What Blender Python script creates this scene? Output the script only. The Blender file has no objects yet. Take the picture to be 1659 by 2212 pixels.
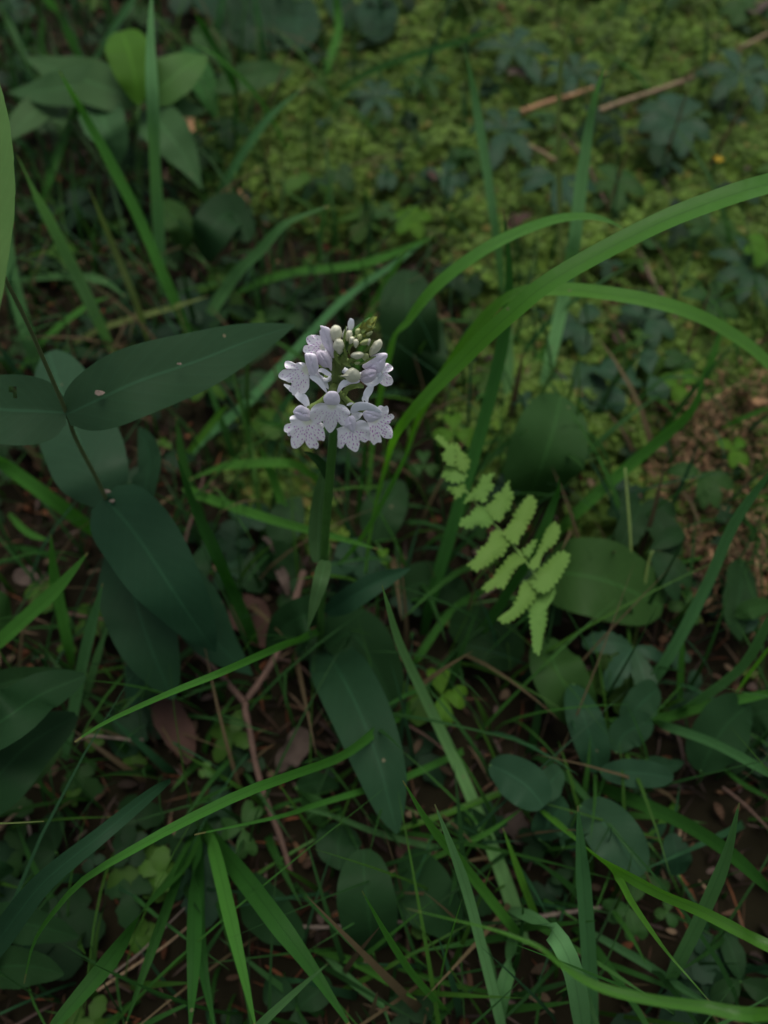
import bpy, bmesh, math, random
import numpy as np
from mathutils import Vector, noise
random.seed(7); RNG = np.random.default_rng(11)
SC = bpy.context.scene; COL = SC.collection

# ------------------------------------------------------------------ camera, sky, sun, exposure
CAM = np.array([0.0, 0.0, 0.45]); PITCH = math.radians(60)
FX, CX, CY = 1663.0, 829.5, 1106.0
cd = bpy.data.cameras.new('camera'); cam = bpy.data.objects.new('camera', cd); COL.objects.link(cam)
cam.location = CAM; cam.rotation_euler = (math.pi/2 - PITCH, 0, 0)
cd.sensor_fit = 'VERTICAL'; cd.sensor_height = 36; cd.sensor_width = 27; cd.lens = 36*FX/2212
cd.clip_start = 0.01; cd.clip_end = 300
cd.dof.use_dof = True; cd.dof.focus_distance = 0.268; cd.dof.aperture_fstop = 6.5
SC.camera = cam
SUN_EL, SUN_AZ = 76, 10          # sun high beyond the flower, behind cloud and canopy
w = bpy.data.worlds.new('World'); SC.world = w; w.use_nodes = True
nt = w.node_tree; bg = nt.nodes['Background']
sky = nt.nodes.new('ShaderNodeTexSky'); sky.sky_type = 'NISHITA'; sky.sun_disc = False
sky.sun_elevation = math.radians(SUN_EL); sky.sun_rotation = math.radians(SUN_AZ)
sky.air_density = 1.0; sky.dust_density = 4.0
hs = nt.nodes.new('ShaderNodeHueSaturation'); hs.inputs['Saturation'].default_value = 0.45
nt.links.new(sky.outputs[0], hs.inputs['Color']); nt.links.new(hs.outputs[0], bg.inputs[0])
bg.inputs[1].default_value = 0.07
sd = bpy.data.lights.new('sun', 'SUN'); sun = bpy.data.objects.new('sun', sd); COL.objects.link(sun)
sd.energy = 1.1; sd.angle = math.radians(35); sd.color = (1.0, 0.95, 0.86)
_a, _e = math.radians(SUN_AZ), math.radians(SUN_EL)
_dir = Vector((math.sin(_a)*math.cos(_e), math.cos(_a)*math.cos(_e), math.sin(_e)))
sun.rotation_euler = _dir.to_track_quat('Z', 'Y').to_euler(); sun.location = (0.5, 1.5, 3)
SC.view_settings.view_transform = 'Standard'; SC.view_settings.look = 'None'
SC.view_settings.gamma = 1; SC.view_settings.use_curve_mapping = False
SC.view_settings.exposure = 1.3
SC.render.engine = 'CYCLES'; SC.cycles.use_denoising = True
SC.cycles.max_bounces = 6; SC.cycles.transparent_max_bounces = 4

# ------------------------------------------------------------------ placing: a sight line met with a height, a depth or an upright plane
def ray(ox, oy):
    a, b = (ox-CX)/FX, (CY-oy)/FX
    return np.array([a, math.cos(PITCH)+b*math.sin(PITCH), -math.sin(PITCH)+b*math.cos(PITCH)])
def at(ox, oy, h=0.0):
    r = ray(ox, oy); return CAM + r*((h-CAM[2])/r[2])
def atd(ox, oy, d): return CAM + ray(ox, oy)*d
def aty(ox, oy, Y):
    r = ray(ox, oy); return CAM + r*(Y/r[1])
def depth(p): return float((p[1])*math.cos(PITCH) + (CAM[2]-p[2])*math.sin(PITCH))
VIEWN = np.array([0.0, -math.cos(PITCH), math.sin(PITCH)])
def ground_z(x, y):
    r = math.hypot(x, y-.4)
    if r > 3: return -0.02
    z = 0.006*noise.noise(Vector((x*9, y*9, 0))) + 0.012*noise.noise(Vector((x*3.1, y*3.1, 4)))
    m = moss_w(x, y)
    z += m*(0.012 + 0.012*noise.noise(Vector((x*14, y*14, 9))) + 0.006*noise.noise(Vector((x*40, y*40, 2))))
    return z - 0.008
def moss_w(x, y):
    a = (x + y - .40)*9 + 2.2*noise.noise(Vector((x*7, y*7, 3)))
    b = (x + .20)*12
    v = max(0, min(1, a))*max(0, min(1, b))
    k = noise.noise(Vector((x*6+5, y*6, 8))) - .38
    return max(v*(1 if noise.noise(Vector((x*8, y*8, 21))) > -.42 else .35), max(0, min(1, k*6)))

# ------------------------------------------------------------------ materials
def new_mat(name):
    m = bpy.data.materials.new(name); m.use_nodes = True
    return m, m.node_tree, m.node_tree.nodes['Principled BSDF']
def N(nt, typ, **kw):
    n = nt.nodes.new(typ)
    for k, v in kw.items():
        if k in n.inputs: n.inputs[k].default_value = v
        else: setattr(n, k, v)
    return n
def math_node(nt, op, a, b=None, c=None):
    n = nt.nodes.new('ShaderNodeMath'); n.operation = op
    for i, v in enumerate((a, b, c)):
        if v is None: continue
        if isinstance(v, (int, float)): n.inputs[i].default_value = v
        else: nt.links.new(v, n.inputs[i])
    return n.outputs[0]
def mixcol(nt, fac, a, b, mode='MIX'):
    n = nt.nodes.new('ShaderNodeMix'); n.data_type = 'RGBA'; n.blend_type = mode
    for s, v in ((n.inputs[0], fac), (n.inputs[6], a), (n.inputs[7], b)):
        if isinstance(v, (int, float)): s.default_value = v
        elif isinstance(v, tuple): s.default_value = (*v[:3], 1)
        else: nt.links.new(v, s)
    return n.outputs[2]
def leaf_mat(name, col, trans=0.3, tcol=None, rough=0.5, kind='net', spec=0.4, var=0.38):
    """kind: net = feathered side veins, par = parallel grass veins, none"""
    kk = {'net': .60, 'par': .92}.get(kind, .68); col = tuple(x*kk for x in col); tcol = tuple(x*kk for x in tcol) if tcol else None
    if kind == 'net': spec *= .35
    if kind == 'par': spec *= .6
    m, nt, p = new_mat(name); L = nt.links.new
    uv = N(nt, 'ShaderNodeUVMap', uv_map='UVMap'); sep = N(nt, 'ShaderNodeSeparateXYZ'); L(uv.outputs[0], sep.inputs[0])
    u, v = sep.outputs[0], sep.outputs[1]
    au = math_node(nt, 'ABSOLUTE', math_node(nt, 'SUBTRACT', u, .5))     # 0 at midrib, .5 at edge
    tc = N(nt, 'ShaderNodeTexCoord'); oi = N(nt, 'ShaderNodeObjectInfo')
    nz = N(nt, 'ShaderNodeTexNoise', Scale=90.0, Detail=5.0); L(tc.outputs['Object'], nz.inputs['Vector'])
    nb = N(nt, 'ShaderNodeTexNoise', Scale=14.0, Detail=3.0); L(tc.outputs['Object'], nb.inputs['Vector'])
    hi = tuple(min(1, c*(1+var)) for c in col); lo = tuple(c*(1-var) for c in col)
    c = mixcol(nt, nb.outputs[0], lo, hi)
    c = mixcol(nt, math_node(nt, 'MULTIPLY', oi.outputs['Random'], .35), c, (col[0]*1.7, col[1]*1.05, col[2]*.6))
    c = mixcol(nt, math_node(nt, 'MULTIPLY', nz.outputs[0], .5), c, tuple(x*.75 for x in col))
    mid = math_node(nt, 'LESS_THAN', au, .022 if kind == 'net' else .035)
    if kind == 'net':
        w_ = math_node(nt, 'SINE', math_node(nt, 'MULTIPLY', math_node(nt, 'SUBTRACT', v, math_node(nt, 'MULTIPLY', au, .45)), 75.0))
        vein = math_node(nt, 'GREATER_THAN', w_, .9)
        h = math_node(nt, 'ADD', math_node(nt, 'MULTIPLY', w_, .015), math_node(nt, 'MULTIPLY', nz.outputs[0], .7))
        cv = mixcol(nt, math_node(nt, 'MULTIPLY', vein, .11), c, tuple(min(1, x*1.6) for x in col))
        cv = mixcol(nt, math_node(nt, 'MULTIPLY', mid, .4), cv, tuple(min(1, x*1.9) for x in col))
    elif kind == 'par':
        w_ = math_node(nt, 'SINE', math_node(nt, 'MULTIPLY', au, 90.0))
        h = math_node(nt, 'ADD', math_node(nt, 'MULTIPLY', w_, .5), math_node(nt, 'MULTIPLY', nz.outputs[0], .3))
        cv = mixcol(nt, math_node(nt, 'MULTIPLY', w_, .16), c, tuple(x*1.5 for x in col))
        cv = mixcol(nt, math_node(nt, 'MULTIPLY', mid, .45), cv, tuple(x*.45 for x in col))
        dry = math_node(nt, 'GREATER_THAN', v, .975)
        cv = mixcol(nt, math_node(nt, 'MULTIPLY', dry, .7), cv, (.16, .11, .05))
    else:
        cv = c; h = nz.outputs[0]
    vor = N(nt, 'ShaderNodeTexVoronoi', Scale=120.0); L(tc.outputs['Object'], vor.inputs['Vector'])
    spk = math_node(nt, 'LESS_THAN', vor.outputs['Distance'], .10)
    gate = math_node(nt, 'GREATER_THAN', nb.outputs[0], .57)
    cv = mixcol(nt, math_node(nt, 'MULTIPLY', math_node(nt, 'MULTIPLY', spk, gate), .55), cv, (.16, .13, .08))
    L(cv, p.inputs['Base Color'])
    L(math_node(nt, 'ADD', math_node(nt, 'MULTIPLY', nz.outputs[0], .25), rough-.12), p.inputs['Roughness'])
    p.inputs['Specular IOR Level'].default_value = spec
    bp = N(nt, 'ShaderNodeBump', Strength=.5, Distance=.0009); L(h, bp.inputs['Height']); L(bp.outputs[0], p.inputs['Normal'])
    tr = N(nt, 'ShaderNodeBsdfTranslucent'); tcol = tcol or (col[0]*1.5, col[1]*1.4, col[2]*.35)
    tc2 = mixcol(nt, .35, tcol, cv) ; L(tc2, tr.inputs[0])
    mx = N(nt, 'ShaderNodeMixShader'); mx.inputs[0].default_value = trans
    L(p.outputs[0], mx.inputs[1]); L(tr.outputs[0], mx.inputs[2])
    L(mx.outputs[0], nt.nodes['Material Output'].inputs[0])
    return m
def plain_mat(name, col, rough=.8, var=.3, scale=120, trans=0, bump=.4, attr=False, spec=.3):
    m, nt, p = new_mat(name); L = nt.links.new
    tc = N(nt, 'ShaderNodeTexCoord'); nz = N(nt, 'ShaderNodeTexNoise', Scale=float(scale), Detail=5.0); L(tc.outputs['Object'], nz.inputs['Vector'])
    if attr:
        at_ = N(nt, 'ShaderNodeVertexColor', layer_name='Col'); base = at_.outputs[0]
        c = mixcol(nt, math_node(nt, 'MULTIPLY', nz.outputs[0], var), base, (0, 0, 0))
    else:
        c = mixcol(nt, nz.outputs[0], tuple(x*(1-var) for x in col), tuple(min(1, x*(1+var)) for x in col))
    L(c, p.inputs['Base Color']); p.inputs['Roughness'].default_value = rough; p.inputs['Specular IOR Level'].default_value = spec
    bp = N(nt, 'ShaderNodeBump', Strength=bump, Distance=.001); L(nz.outputs[0], bp.inputs['Height']); L(bp.outputs[0], p.inputs['Normal'])
    if trans:
        tr = N(nt, 'ShaderNodeBsdfTranslucent'); L(c, tr.inputs[0]); mx = N(nt, 'ShaderNodeMixShader'); mx.inputs[0].default_value = trans
        L(p.outputs[0], mx.inputs[1]); L(tr.outputs[0], mx.inputs[2]); L(mx.outputs[0], nt.nodes['Material Output'].inputs[0])
    return m
M = {
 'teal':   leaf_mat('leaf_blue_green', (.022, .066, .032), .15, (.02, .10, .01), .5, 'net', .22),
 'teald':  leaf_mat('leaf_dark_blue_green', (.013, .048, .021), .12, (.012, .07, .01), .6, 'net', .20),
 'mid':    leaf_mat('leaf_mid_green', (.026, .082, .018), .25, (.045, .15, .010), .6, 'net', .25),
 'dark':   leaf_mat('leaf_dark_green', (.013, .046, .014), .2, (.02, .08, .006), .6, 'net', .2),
 'light':  leaf_mat('leaf_light_green', (.065, .165, .040), .3, (.10, .26, .02), .6, 'net', .25),
 'lime':   leaf_mat('leaf_lime_green', (.065, .18, .016), .35, (.13, .32, .01), .6, 'net', .2),
 'fern':   leaf_mat('fern_yellow_green', (.108, .24, .044), .3, (.17, .36, .02), .65, 'none', .15, .10),
 'gteal':  leaf_mat('grass_blue_green', (.046, .140, .046), .25, (.05, .20, .015), .55, 'par', .25),
 'gpale':  leaf_mat('grass_pale_green', (.085, .215, .075), .28, (.09, .27, .03), .55, 'par', .25),
 'gmid':   leaf_mat('grass_green', (.040, .150, .020), .32, (.06, .25, .006), .55, 'par', .25),
 'gbright':leaf_mat('grass_bright_green', (.050, .175, .014), .38, (.095, .33, .003), .42, 'par', .75, .12),
 'gdark':  leaf_mat('grass_dark_green', (.018, .080, .012), .3, (.02, .11, .004), .55, 'par', .2),
 'pale':   leaf_mat('leaf_pale_green', (.046, .120, .042), .25, (.07, .20, .02), .6, 'net', .25),
 'gold':   leaf_mat('grass_olive', (.11, .17, .05), .3, (.10, .18, .02), .5, 'par', .35),
 'stem':   plain_mat('stem_green', (.028, .085, .012), .5, .3, 200),
 'fern_stalk': plain_mat('fern_stalk', (.10, .19, .035), .6, .2, 200),
 'stem_o': plain_mat('stem_olive', (.085, .130, .028), .55, .3, 200),
 'stem_d': plain_mat('stem_brown_green', (.050, .070, .022), .6, .3, 200),
 'bark':   plain_mat('twig_bark', (.058, .034, .024), .85, .4, 260, bump=.8),
 'bark_p': plain_mat('twig_pale', (.10, .078, .062), .9, .4, 260, bump=.8),
 'straw':  plain_mat('dry_straw', (.20, .11, .05), .7, .4, 220),
 'straw_p':plain_mat('dry_straw_pale', (.15, .105, .06), .7, .35, 220),
 'dead':   plain_mat('dead_leaf_brown', (.030, .014, .009), .9, .45, 60, .15),
 'deadp':  plain_mat('dead_leaf_pale', (.048, .034, .026), .9, .4, 60, .15),
 'white':  plain_mat('petal_white', (.84, .83, .87), .55, .04, 300, .12, .1),
 'hood':   plain_mat('petal_lilac', (.82, .77, .86), .5, .05, 200, .12, .15),
 'pink':   plain_mat('bud_pinkish', (.72, .65, .74), .5, .08, 200, .2, .15),
 'bud':    plain_mat('bud_cream', (.68, .68, .52), .5, .08, 200, .2, .15),
 'budg':   plain_mat('bud_greenish', (.42, .47, .22), .5, .15, 200, .2, .15),
 'sepal':  plain_mat('sepal_translucent', (.74, .76, .80), .5, .08, 250, .35, .2),
 'bract':  plain_mat('bract_green', (.13, .19, .045), .55, .3, 250, .2),
 'bractt': plain_mat('bract_yellow_green', (.24, .27, .05), .5, .35, 250, .2),
 'lip':    plain_mat('petal_spotted', (.8, .8, .8), .55, .05, 300, .10, .12, attr=True),
 'yellow': plain_mat('petal_yellow', (.40, .28, .02), .5, .1, 200, .3),
 'moss':   plain_mat('moss_sprigs', (.1, .1, .1), .7, .25, 150, .3, .2, attr=True),
 'litter': plain_mat('litter', (.1, .1, .1), .85, .35, 200, .05, .4, attr=True, spec=.1),
 'cover':  plain_mat('small_leaves', (.1, .1, .1), .6, .2, 200, .3, .2, attr=True, spec=.12),
}

# ------------------------------------------------------------------ mesh helpers
def mk(name, V, F, mat, parent=None, uv=None, col=None, loc=None, smooth=True):
    V = np.asarray(V, float)
    o0 = np.array(parent.location) if parent is not None and loc is None else (np.array(loc) if loc is not None else np.zeros(3))
    if parent is not None and parent.parent is not None: o0 = o0 + np.array(parent.parent.location)
    me = bpy.data.meshes.new(name); me.from_pydata((V-o0).tolist(), [], F if isinstance(F, list) else F.tolist())
    if uv is not None:
        l = me.uv_layers.new(name='UVMap'); vi = np.empty(len(me.loops), int); me.loops.foreach_get('vertex_index', vi)
        l.data.foreach_set('uv', np.asarray(uv, float)[vi].ravel())
    if col is not None:
        a = me.color_attributes.new('Col', 'FLOAT_COLOR', 'POINT'); a.data.foreach_set('color', np.c_[col, np.ones(len(col))].ravel())
    if smooth: me.polygons.foreach_set('use_smooth', np.ones(len(me.polygons), bool))
    me.materials.append(mat); me.update()
    o = bpy.data.objects.new(name, me); COL.objects.link(o)
    if parent is not None: o.parent = parent
    else: o.location = o0
    return o
def tag(o, label=None, cat=None, group=None, kind=None):
    for k, v in (('label', label), ('category', cat), ('group', group), ('kind', kind)):
        if v: o[k] = v
    return o
def empty(name, loc, label, cat, group=None):
    o = bpy.data.objects.new(name, None); COL.objects.link(o); o.location = tuple(loc); o.empty_display_size = .01
    return tag(o, label, cat, group)
def spline(P, n):
    P = np.asarray(P, float)
    if len(P) == 2: P = np.array([P[0], (P[0]+P[1])/2, P[1]])
    d = np.r_[0, np.cumsum(np.linalg.norm(np.diff(P[:, :3], axis=0), axis=1)**.5)]
    Q = np.vstack([2*P[0]-P[1], P, 2*P[-1]-P[-2]])
    s = np.linspace(0, d[-1], n); out = []
    for x in s:
        i = min(len(d)-2, max(0, int(np.searchsorted(d, x)-1))); t = (x-d[i])/(d[i+1]-d[i])
        a, b, c, e = Q[i], Q[i+1], Q[i+2], Q[i+3]
        out.append(.5*((2*b) + (-a+c)*t + (2*a-5*b+4*c-e)*t*t + (-a+3*b-3*c+e)*t**3))
    return np.array(out)
def unit(v): return v/np.maximum(np.linalg.norm(v, axis=-1, keepdims=True), 1e-12)
def sheet(P, W, n0=VIEWN, across=5, fold=.25, cup=0, twist=0, teeth=0, nteeth=20, wave=0, seed=0):
    """a leaf blade along the centre line P with widths W; fold > 0 lifts the edges"""
    n = len(P); T = unit(np.gradient(P, axis=0)); S = unit(np.cross(T, n0)); NN = unit(np.cross(S, T))
    tw = np.linspace(0, twist, n)[:, None]; S, NN = S*np.cos(tw)+NN*np.sin(tw), NN*np.cos(tw)-S*np.sin(tw)
    us = np.linspace(-1, 1, across); V = []; UV = []; t = np.linspace(0, 1, n); r = random.Random(seed); ph = r.random()*6
    k = 1 + teeth*(((t*nteeth) % 1) - .5) if teeth else np.ones(n)
    for i in range(n):
        for u in us:
            edge = abs(u) > .99
            hw = W[i]/2*(k[i] if edge else 1)
            wv = wave*W[i]*abs(u)**2*math.sin(t[i]*17+ph+(1.5 if u > 0 else 0))
            V.append(P[i] + S[i]*u*hw + NN[i]*(abs(u)*fold*W[i]/2 + cup*u*u*W[i]/2 + wv)); UV.append((u/2+.5, t[i]))
    F = [(i*across+j, i*across+j+1, (i+1)*across+j+1, (i+1)*across+j) for i in range(n-1) for j in range(across-1)]
    return V, F, UV
def tube(P, R, sides=6):
    n = len(P); T = unit(np.gradient(P, axis=0)); A = unit(np.cross(T, np.array([.3, .9, .2]))); B = np.cross(T, A)
    R = np.broadcast_to(R, (n,)); an = np.linspace(0, 2*math.pi, sides, endpoint=False)
    V = (P[:, None] + R[:, None, None]*(np.cos(an)[None, :, None]*A[:, None] + np.sin(an)[None, :, None]*B[:, None])).reshape(-1, 3)
    F = [(i*sides+j, i*sides+(j+1) % sides, (i+1)*sides+(j+1) % sides, (i+1)*sides+j) for i in range(n-1) for j in range(sides)]
    F += [tuple(range(sides-1, -1, -1)), tuple((n-1)*sides+j for j in range(sides))]
    return V, F
def prof(t, a=.6, b=.9):
    pk = a/(a+b); return (t**a*(1-t)**b)/(pk**a*(1-pk)**b)
def px3(pts, h):
    """pts in picture units with heights -> 3-D; h a pair (linear) or one per point"""
    if len(h) != len(pts): h = np.interp(np.linspace(0, 1, len(pts)), np.linspace(0, 1, len(h)), h)
    return [at(x, y, z) for (x, y), z in zip(pts, h)]

# ================================================================== the ground
def build_ground():
    a = np.concatenate([-np.geomspace(40, .72, 16), np.linspace(-.7, .7, 190), np.geomspace(.72, 40, 16)])
    b = np.concatenate([-np.geomspace(40, .32, 16), np.linspace(-.3, 1.25, 210), np.geomspace(1.28, 40, 16)])
    V = [(x, y, ground_z(x, y)) for y in b for x in a]; n = len(a)
    F = [(j*n+i, j*n+i+1, (j+1)*n+i+1, (j+1)*n+i) for j in range(len(b)-1) for i in range(n-1)]
    m, nt, p = new_mat('forest_soil'); L = nt.links.new
    tc = N(nt, 'ShaderNodeTexCoord'); n1 = N(nt, 'ShaderNodeTexNoise', Scale=45.0, Detail=8.0); n2 = N(nt, 'ShaderNodeTexNoise', Scale=7.0, Detail=4.0)
    L(tc.outputs['Object'], n1.inputs['Vector']); L(tc.outputs['Object'], n2.inputs['Vector'])
    at_ = N(nt, 'ShaderNodeVertexColor', layer_name='Col')
    c = mixcol(nt, n1.outputs[0], (.003, .0023, .0015), (.010, .0065, .004)); c = mixcol(nt, math_node(nt, 'MULTIPLY', n2.outputs[0], .5), c, (.010, .012, .004))
    c = mixcol(nt, at_.outputs[0], c, (.05, .085, .012)); L(c, p.inputs['Base Color']); p.inputs['Roughness'].default_value = .95; p.inputs['Specular IOR Level'].default_value = .06
    bp = N(nt, 'ShaderNodeBump', Strength=.9, Distance=.004); L(n1.outputs[0], bp.inputs['Height']); L(bp.outputs[0], p.inputs['Normal'])
    col = np.array([[moss_w(x, y)]*3 if abs(x) < 1.5 and abs(y) < 2 else [.3]*3 for y in b for x in a])
    tag(mk('ground', V, F, m, col=col), kind='structure')
build_ground()
def in_view(n, h=0, y0=-60, y1=2300, x0=-80, x1=1740):
    """random spots of the ground spread evenly over the part the camera looks at"""
    out = []
    while len(out) < n:
        p = at(random.uniform(x0, x1), random.uniform(y0, y1), h); out.append(p)
    return out
def scatter_world(n):
    xs = RNG.uniform(-.62, .62, n*2); ys = RNG.uniform(-.16, 1.08, n*2)
    keep = np.abs(xs) < .26 + .42*np.clip(ys, 0, 2); return np.c_[xs[keep], ys[keep]][:n]

# moss: thousands of little star-shaped sprigs
def build_moss():
    V = []; F = []; C = []; k = 0
    pts = scatter_world(80000)
    for x, y in pts:
        mw = moss_w(x, y)
        if random.random() > mw*1.15: continue
        z = ground_z(x, y)
        cl = .5+.5*noise.noise(Vector((x*22, y*22, 5))); br = .5+.5*noise.noise(Vector((x*55, y*55, 6)))
        base = np.array((.065, .14, .012))*(1-cl) + np.array((.16, .27, .035))*cl
        if random.random() < .05: base = np.array((.20, .17, .04))
        base *= .76*(.4 + 1.2*br)*random.uniform(.7, 1.35)
        s = random.uniform(.0018, .0042)*(1+.5*cl); hh = random.uniform(0, .006)+.005*br
        nl = 7; ph = random.random()*6; tilt = random.uniform(.2, .9); lx, ly = random.gauss(0, .3), random.gauss(0, .3)
        for q in range(nl):
            an = ph + q*6.283/nl; d = np.array((math.cos(an)+lx, math.sin(an)+ly, tilt+random.uniform(-.3, .4))); d /= np.linalg.norm(d)
            sd_ = np.array((-math.sin(an), math.cos(an), 0))*s*.22; c0 = np.array((x, y, z+hh))
            V += [c0, c0+d*s*.55+sd_, c0+d*s*1.25, c0+d*s*.55-sd_]; F.append((k, k+1, k+2, k+3)); k += 4
            C += [base*.6, base, base*1.1, base]
    tag(mk('moss', V, F, M['moss'], col=np.clip(C, 0, 1), smooth=False), kind='stuff', label='yellow green cushion moss covering the soil', cat='moss')
build_moss()

# leaf litter: needles, crumbs and curled bits of dead leaf
def build_litter():
    V = []; F = []; C = []; k = 0
    pal = [(.13, .075, .045), (.20, .11, .06), (.30, .21, .13), (.09, .055, .035), (.24, .09, .04), (.17, .12, .10), (.05, .035, .025)]
    for x, y in scatter_world(11000):
        mw = moss_w(x, y)
        if mw > .5 and random.random() < .80: continue
        z = ground_z(x, y) + random.uniform(.001, .009); an = random.random()*6.283
        c = np.array(random.choice(pal))*random.uniform(.08, .5)
        d = np.array((math.cos(an), math.sin(an), random.gauss(0, .25)))
        if random.random() < .6: l, wd = random.uniform(.008, .028), random.uniform(.0003, .0008)
        else: l, wd = random.uniform(.004, .011), random.uniform(.0008, .0026)
        s = np.array((-d[1], d[0], random.gauss(0, .5)))*wd; up = np.array((random.gauss(0, .1), random.gauss(0, .1), 1))*l*random.uniform(.0, .25)
        c0 = np.array((x, y, z)); P = [c0-d*l/2, c0-d*l/5+up, c0+d*l/5+up*.9, c0+d*l/2]
        for i, q in enumerate(P):
            ww = (.35, 1, .9, .25)[i]; V += [q-s*ww, q+s*ww]; C += [c, c]
        for i in range(3): F.append((k+2*i, k+2*i+1, k+2*i+3, k+2*i+2))
        k += 8
    # dense curls of a withered frond at the right
    for q in range(2600):
        t = random.random(); band = random.random() < .5
        ox, oy = (1450+t*260, 930-30*t+random.gauss(0, 60)) if band else (1400+t*250, 1060+t*150+random.gauss(0, 70))
        c0 = at(ox, oy, random.uniform(.003, .022)); an = random.random()*6.283; l = random.uniform(.004, .014)
        c = np.array(random.choice([(.26, .15, .08), (.18, .11, .06), (.30, .20, .11), (.12, .08, .045), (.07, .09, .02)]))*random.uniform(.3, 1.0)
        d = np.array((math.cos(an), math.sin(an), random.gauss(0, .4))); s = np.array((-d[1], d[0], random.gauss(0, .6)))*random.uniform(.0003, .0009)
        up = np.array((0, 0, 1))*l*random.uniform(0, .5)
        P = [c0-d*l/2, c0-d*l/5+up, c0+d*l/5+up*.9, c0+d*l/2]
        for i, q_ in enumerate(P):
            ww = (.35, 1, .9, .25)[i]; V += [q_-s*ww, q_+s*ww]; C += [c, c]
        for i in range(3): F.append((k+2*i, k+2*i+1, k+2*i+3, k+2*i+2))
        k += 8
    tag(mk('leaf_litter', V, F, M['litter'], col=C, smooth=False), kind='stuff', label='brown needles and crumbled dead leaves on the soil', cat='litter')
build_litter()

# low tangle of grass and of tiny leaves between the plants, ringed by added taller grass that shades them
def build_fill():
    V = []; F = []; C = []; k = 0
    sw = scatter_world(4600); south = np.c_[RNG.uniform(-.6, .6, 900), RNG.uniform(-.45, -.02, 900)]; sides = np.c_[RNG.choice([-1, 1], 500)*RNG.uniform(.28, .6, 500), RNG.uniform(-.2, .5, 500)]  # south and sides: taller grass added out of view to block sky light
    tall = np.c_[RNG.uniform(-.36, .30, 700), RNG.uniform(-.05, .72, 700)]
    for gi, (x, y) in enumerate(np.vstack([sw, south, sides, tall])):
        p_ = .9 if (x + y < .5 or x < -.13) else .22
        if y > .75 and x < -.1: p_ = .8
        lo, hi = (.03, .11)
        if gi >= len(sw): p_, lo, hi = .95, .08, .22
        if gi >= len(sw)+1400: p_, lo, hi = (.85 if x + y < .38 or x < -.1 else .12), .07, .15
        if random.random() > p_: continue
        an = random.random()*6.283; l = random.uniform(lo, hi); wd = random.choice([random.uniform(.0006, .0014), random.uniform(.0012, .0024)])*(.62 if gi >= len(sw)+1400 else 1); lean = random.uniform(.25, 1.5)
        d = np.array((math.cos(an), math.sin(an), 0)); s = np.array((-d[1], d[0], random.gauss(0, .3)))*wd
        c = .45*np.array(random.choice([(.030, .12, .018), (.045, .16, .022), (.03, .11, .04), (.05, .15, .015), (.02, .08, .015), (.04, .14, .03), (.16, .12, .06)]))*random.uniform(.7, 1.2)
        c0 = np.array((x, y, ground_z(x, y)-.002)); n = 7
        for i in range(n):
            t = i/(n-1); q = c0 + d*l*lean*.6*t**1.6 + np.array((0, 0, 1))*l*(t - .45*lean*.6*t**2.2)
            V += [q-s*(1-t**2.2+.03), q+s*(1-t**2.2+.03)]; C += [c, c]
        for i in range(n-1): F.append((k+2*i, k+2*i+1, k+2*i+3, k+2*i+2))
        k += 2*n
    tag(mk('grass', V, F, M['cover'], col=C), kind='stuff', label='thin dark grass tangled low over the soil, with taller unseen grass added around it', cat='grass')
    V = []; F = []; C = []; k = 0
    for x, y in scatter_world(850):
        mw = moss_w(x, y)
        if mw > .5 and random.random() < .55: continue
        zc = ground_z(x, y) + random.uniform(.006, .03); nl = random.choice([3, 3, 4, 5]); ph = random.random()*6; r = random.uniform(.006, .017)*(1.7 if random.random() < .3 else 1)
        c = .40*np.array(random.choice([(.018, .065, .018), (.022, .075, .028), (.035, .11, .022), (.02, .07, .018), (.07, .18, .02), (.03, .09, .04)]))*random.uniform(.7, 1.15)
        ar = random.uniform(.28, .5)
        for q in range(nl):
            an = ph + q*6.283/nl + random.gauss(0, .15); d = np.array((math.cos(an), math.sin(an), random.gauss(.05, .25))); s = np.array((-d[1], d[0], random.gauss(0, .25)))
            c0 = np.array((x, y, zc)); rr = r*random.uniform(.8, 1.1); pts = []
            for i in range(7):
                t = i/6; ww = prof(min(max(t, .02), .985), .7, .6)*rr*ar; m_ = c0 + d*rr*t - np.array((0, 0, 1))*rr*.35*t*t
                tz = (1.12 if i % 2 else .9)
                V += [m_-s*ww*tz+np.array((0, 0, .12*ww)), m_, m_+s*ww*tz+np.array((0, 0, .12*ww))]; C += [c, c*1.1, c]
            for i in range(6):
                for j in range(2): F.append((k+3*i+j, k+3*i+j+1, k+3*i+j+4, k+3*i+j+3))
            k += 21
    tag(mk('ground_cover', V, F, M['cover'], col=C), kind='stuff', label='tiny leaves of low seedlings between the larger plants', cat='ground cover')
build_fill()

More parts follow.
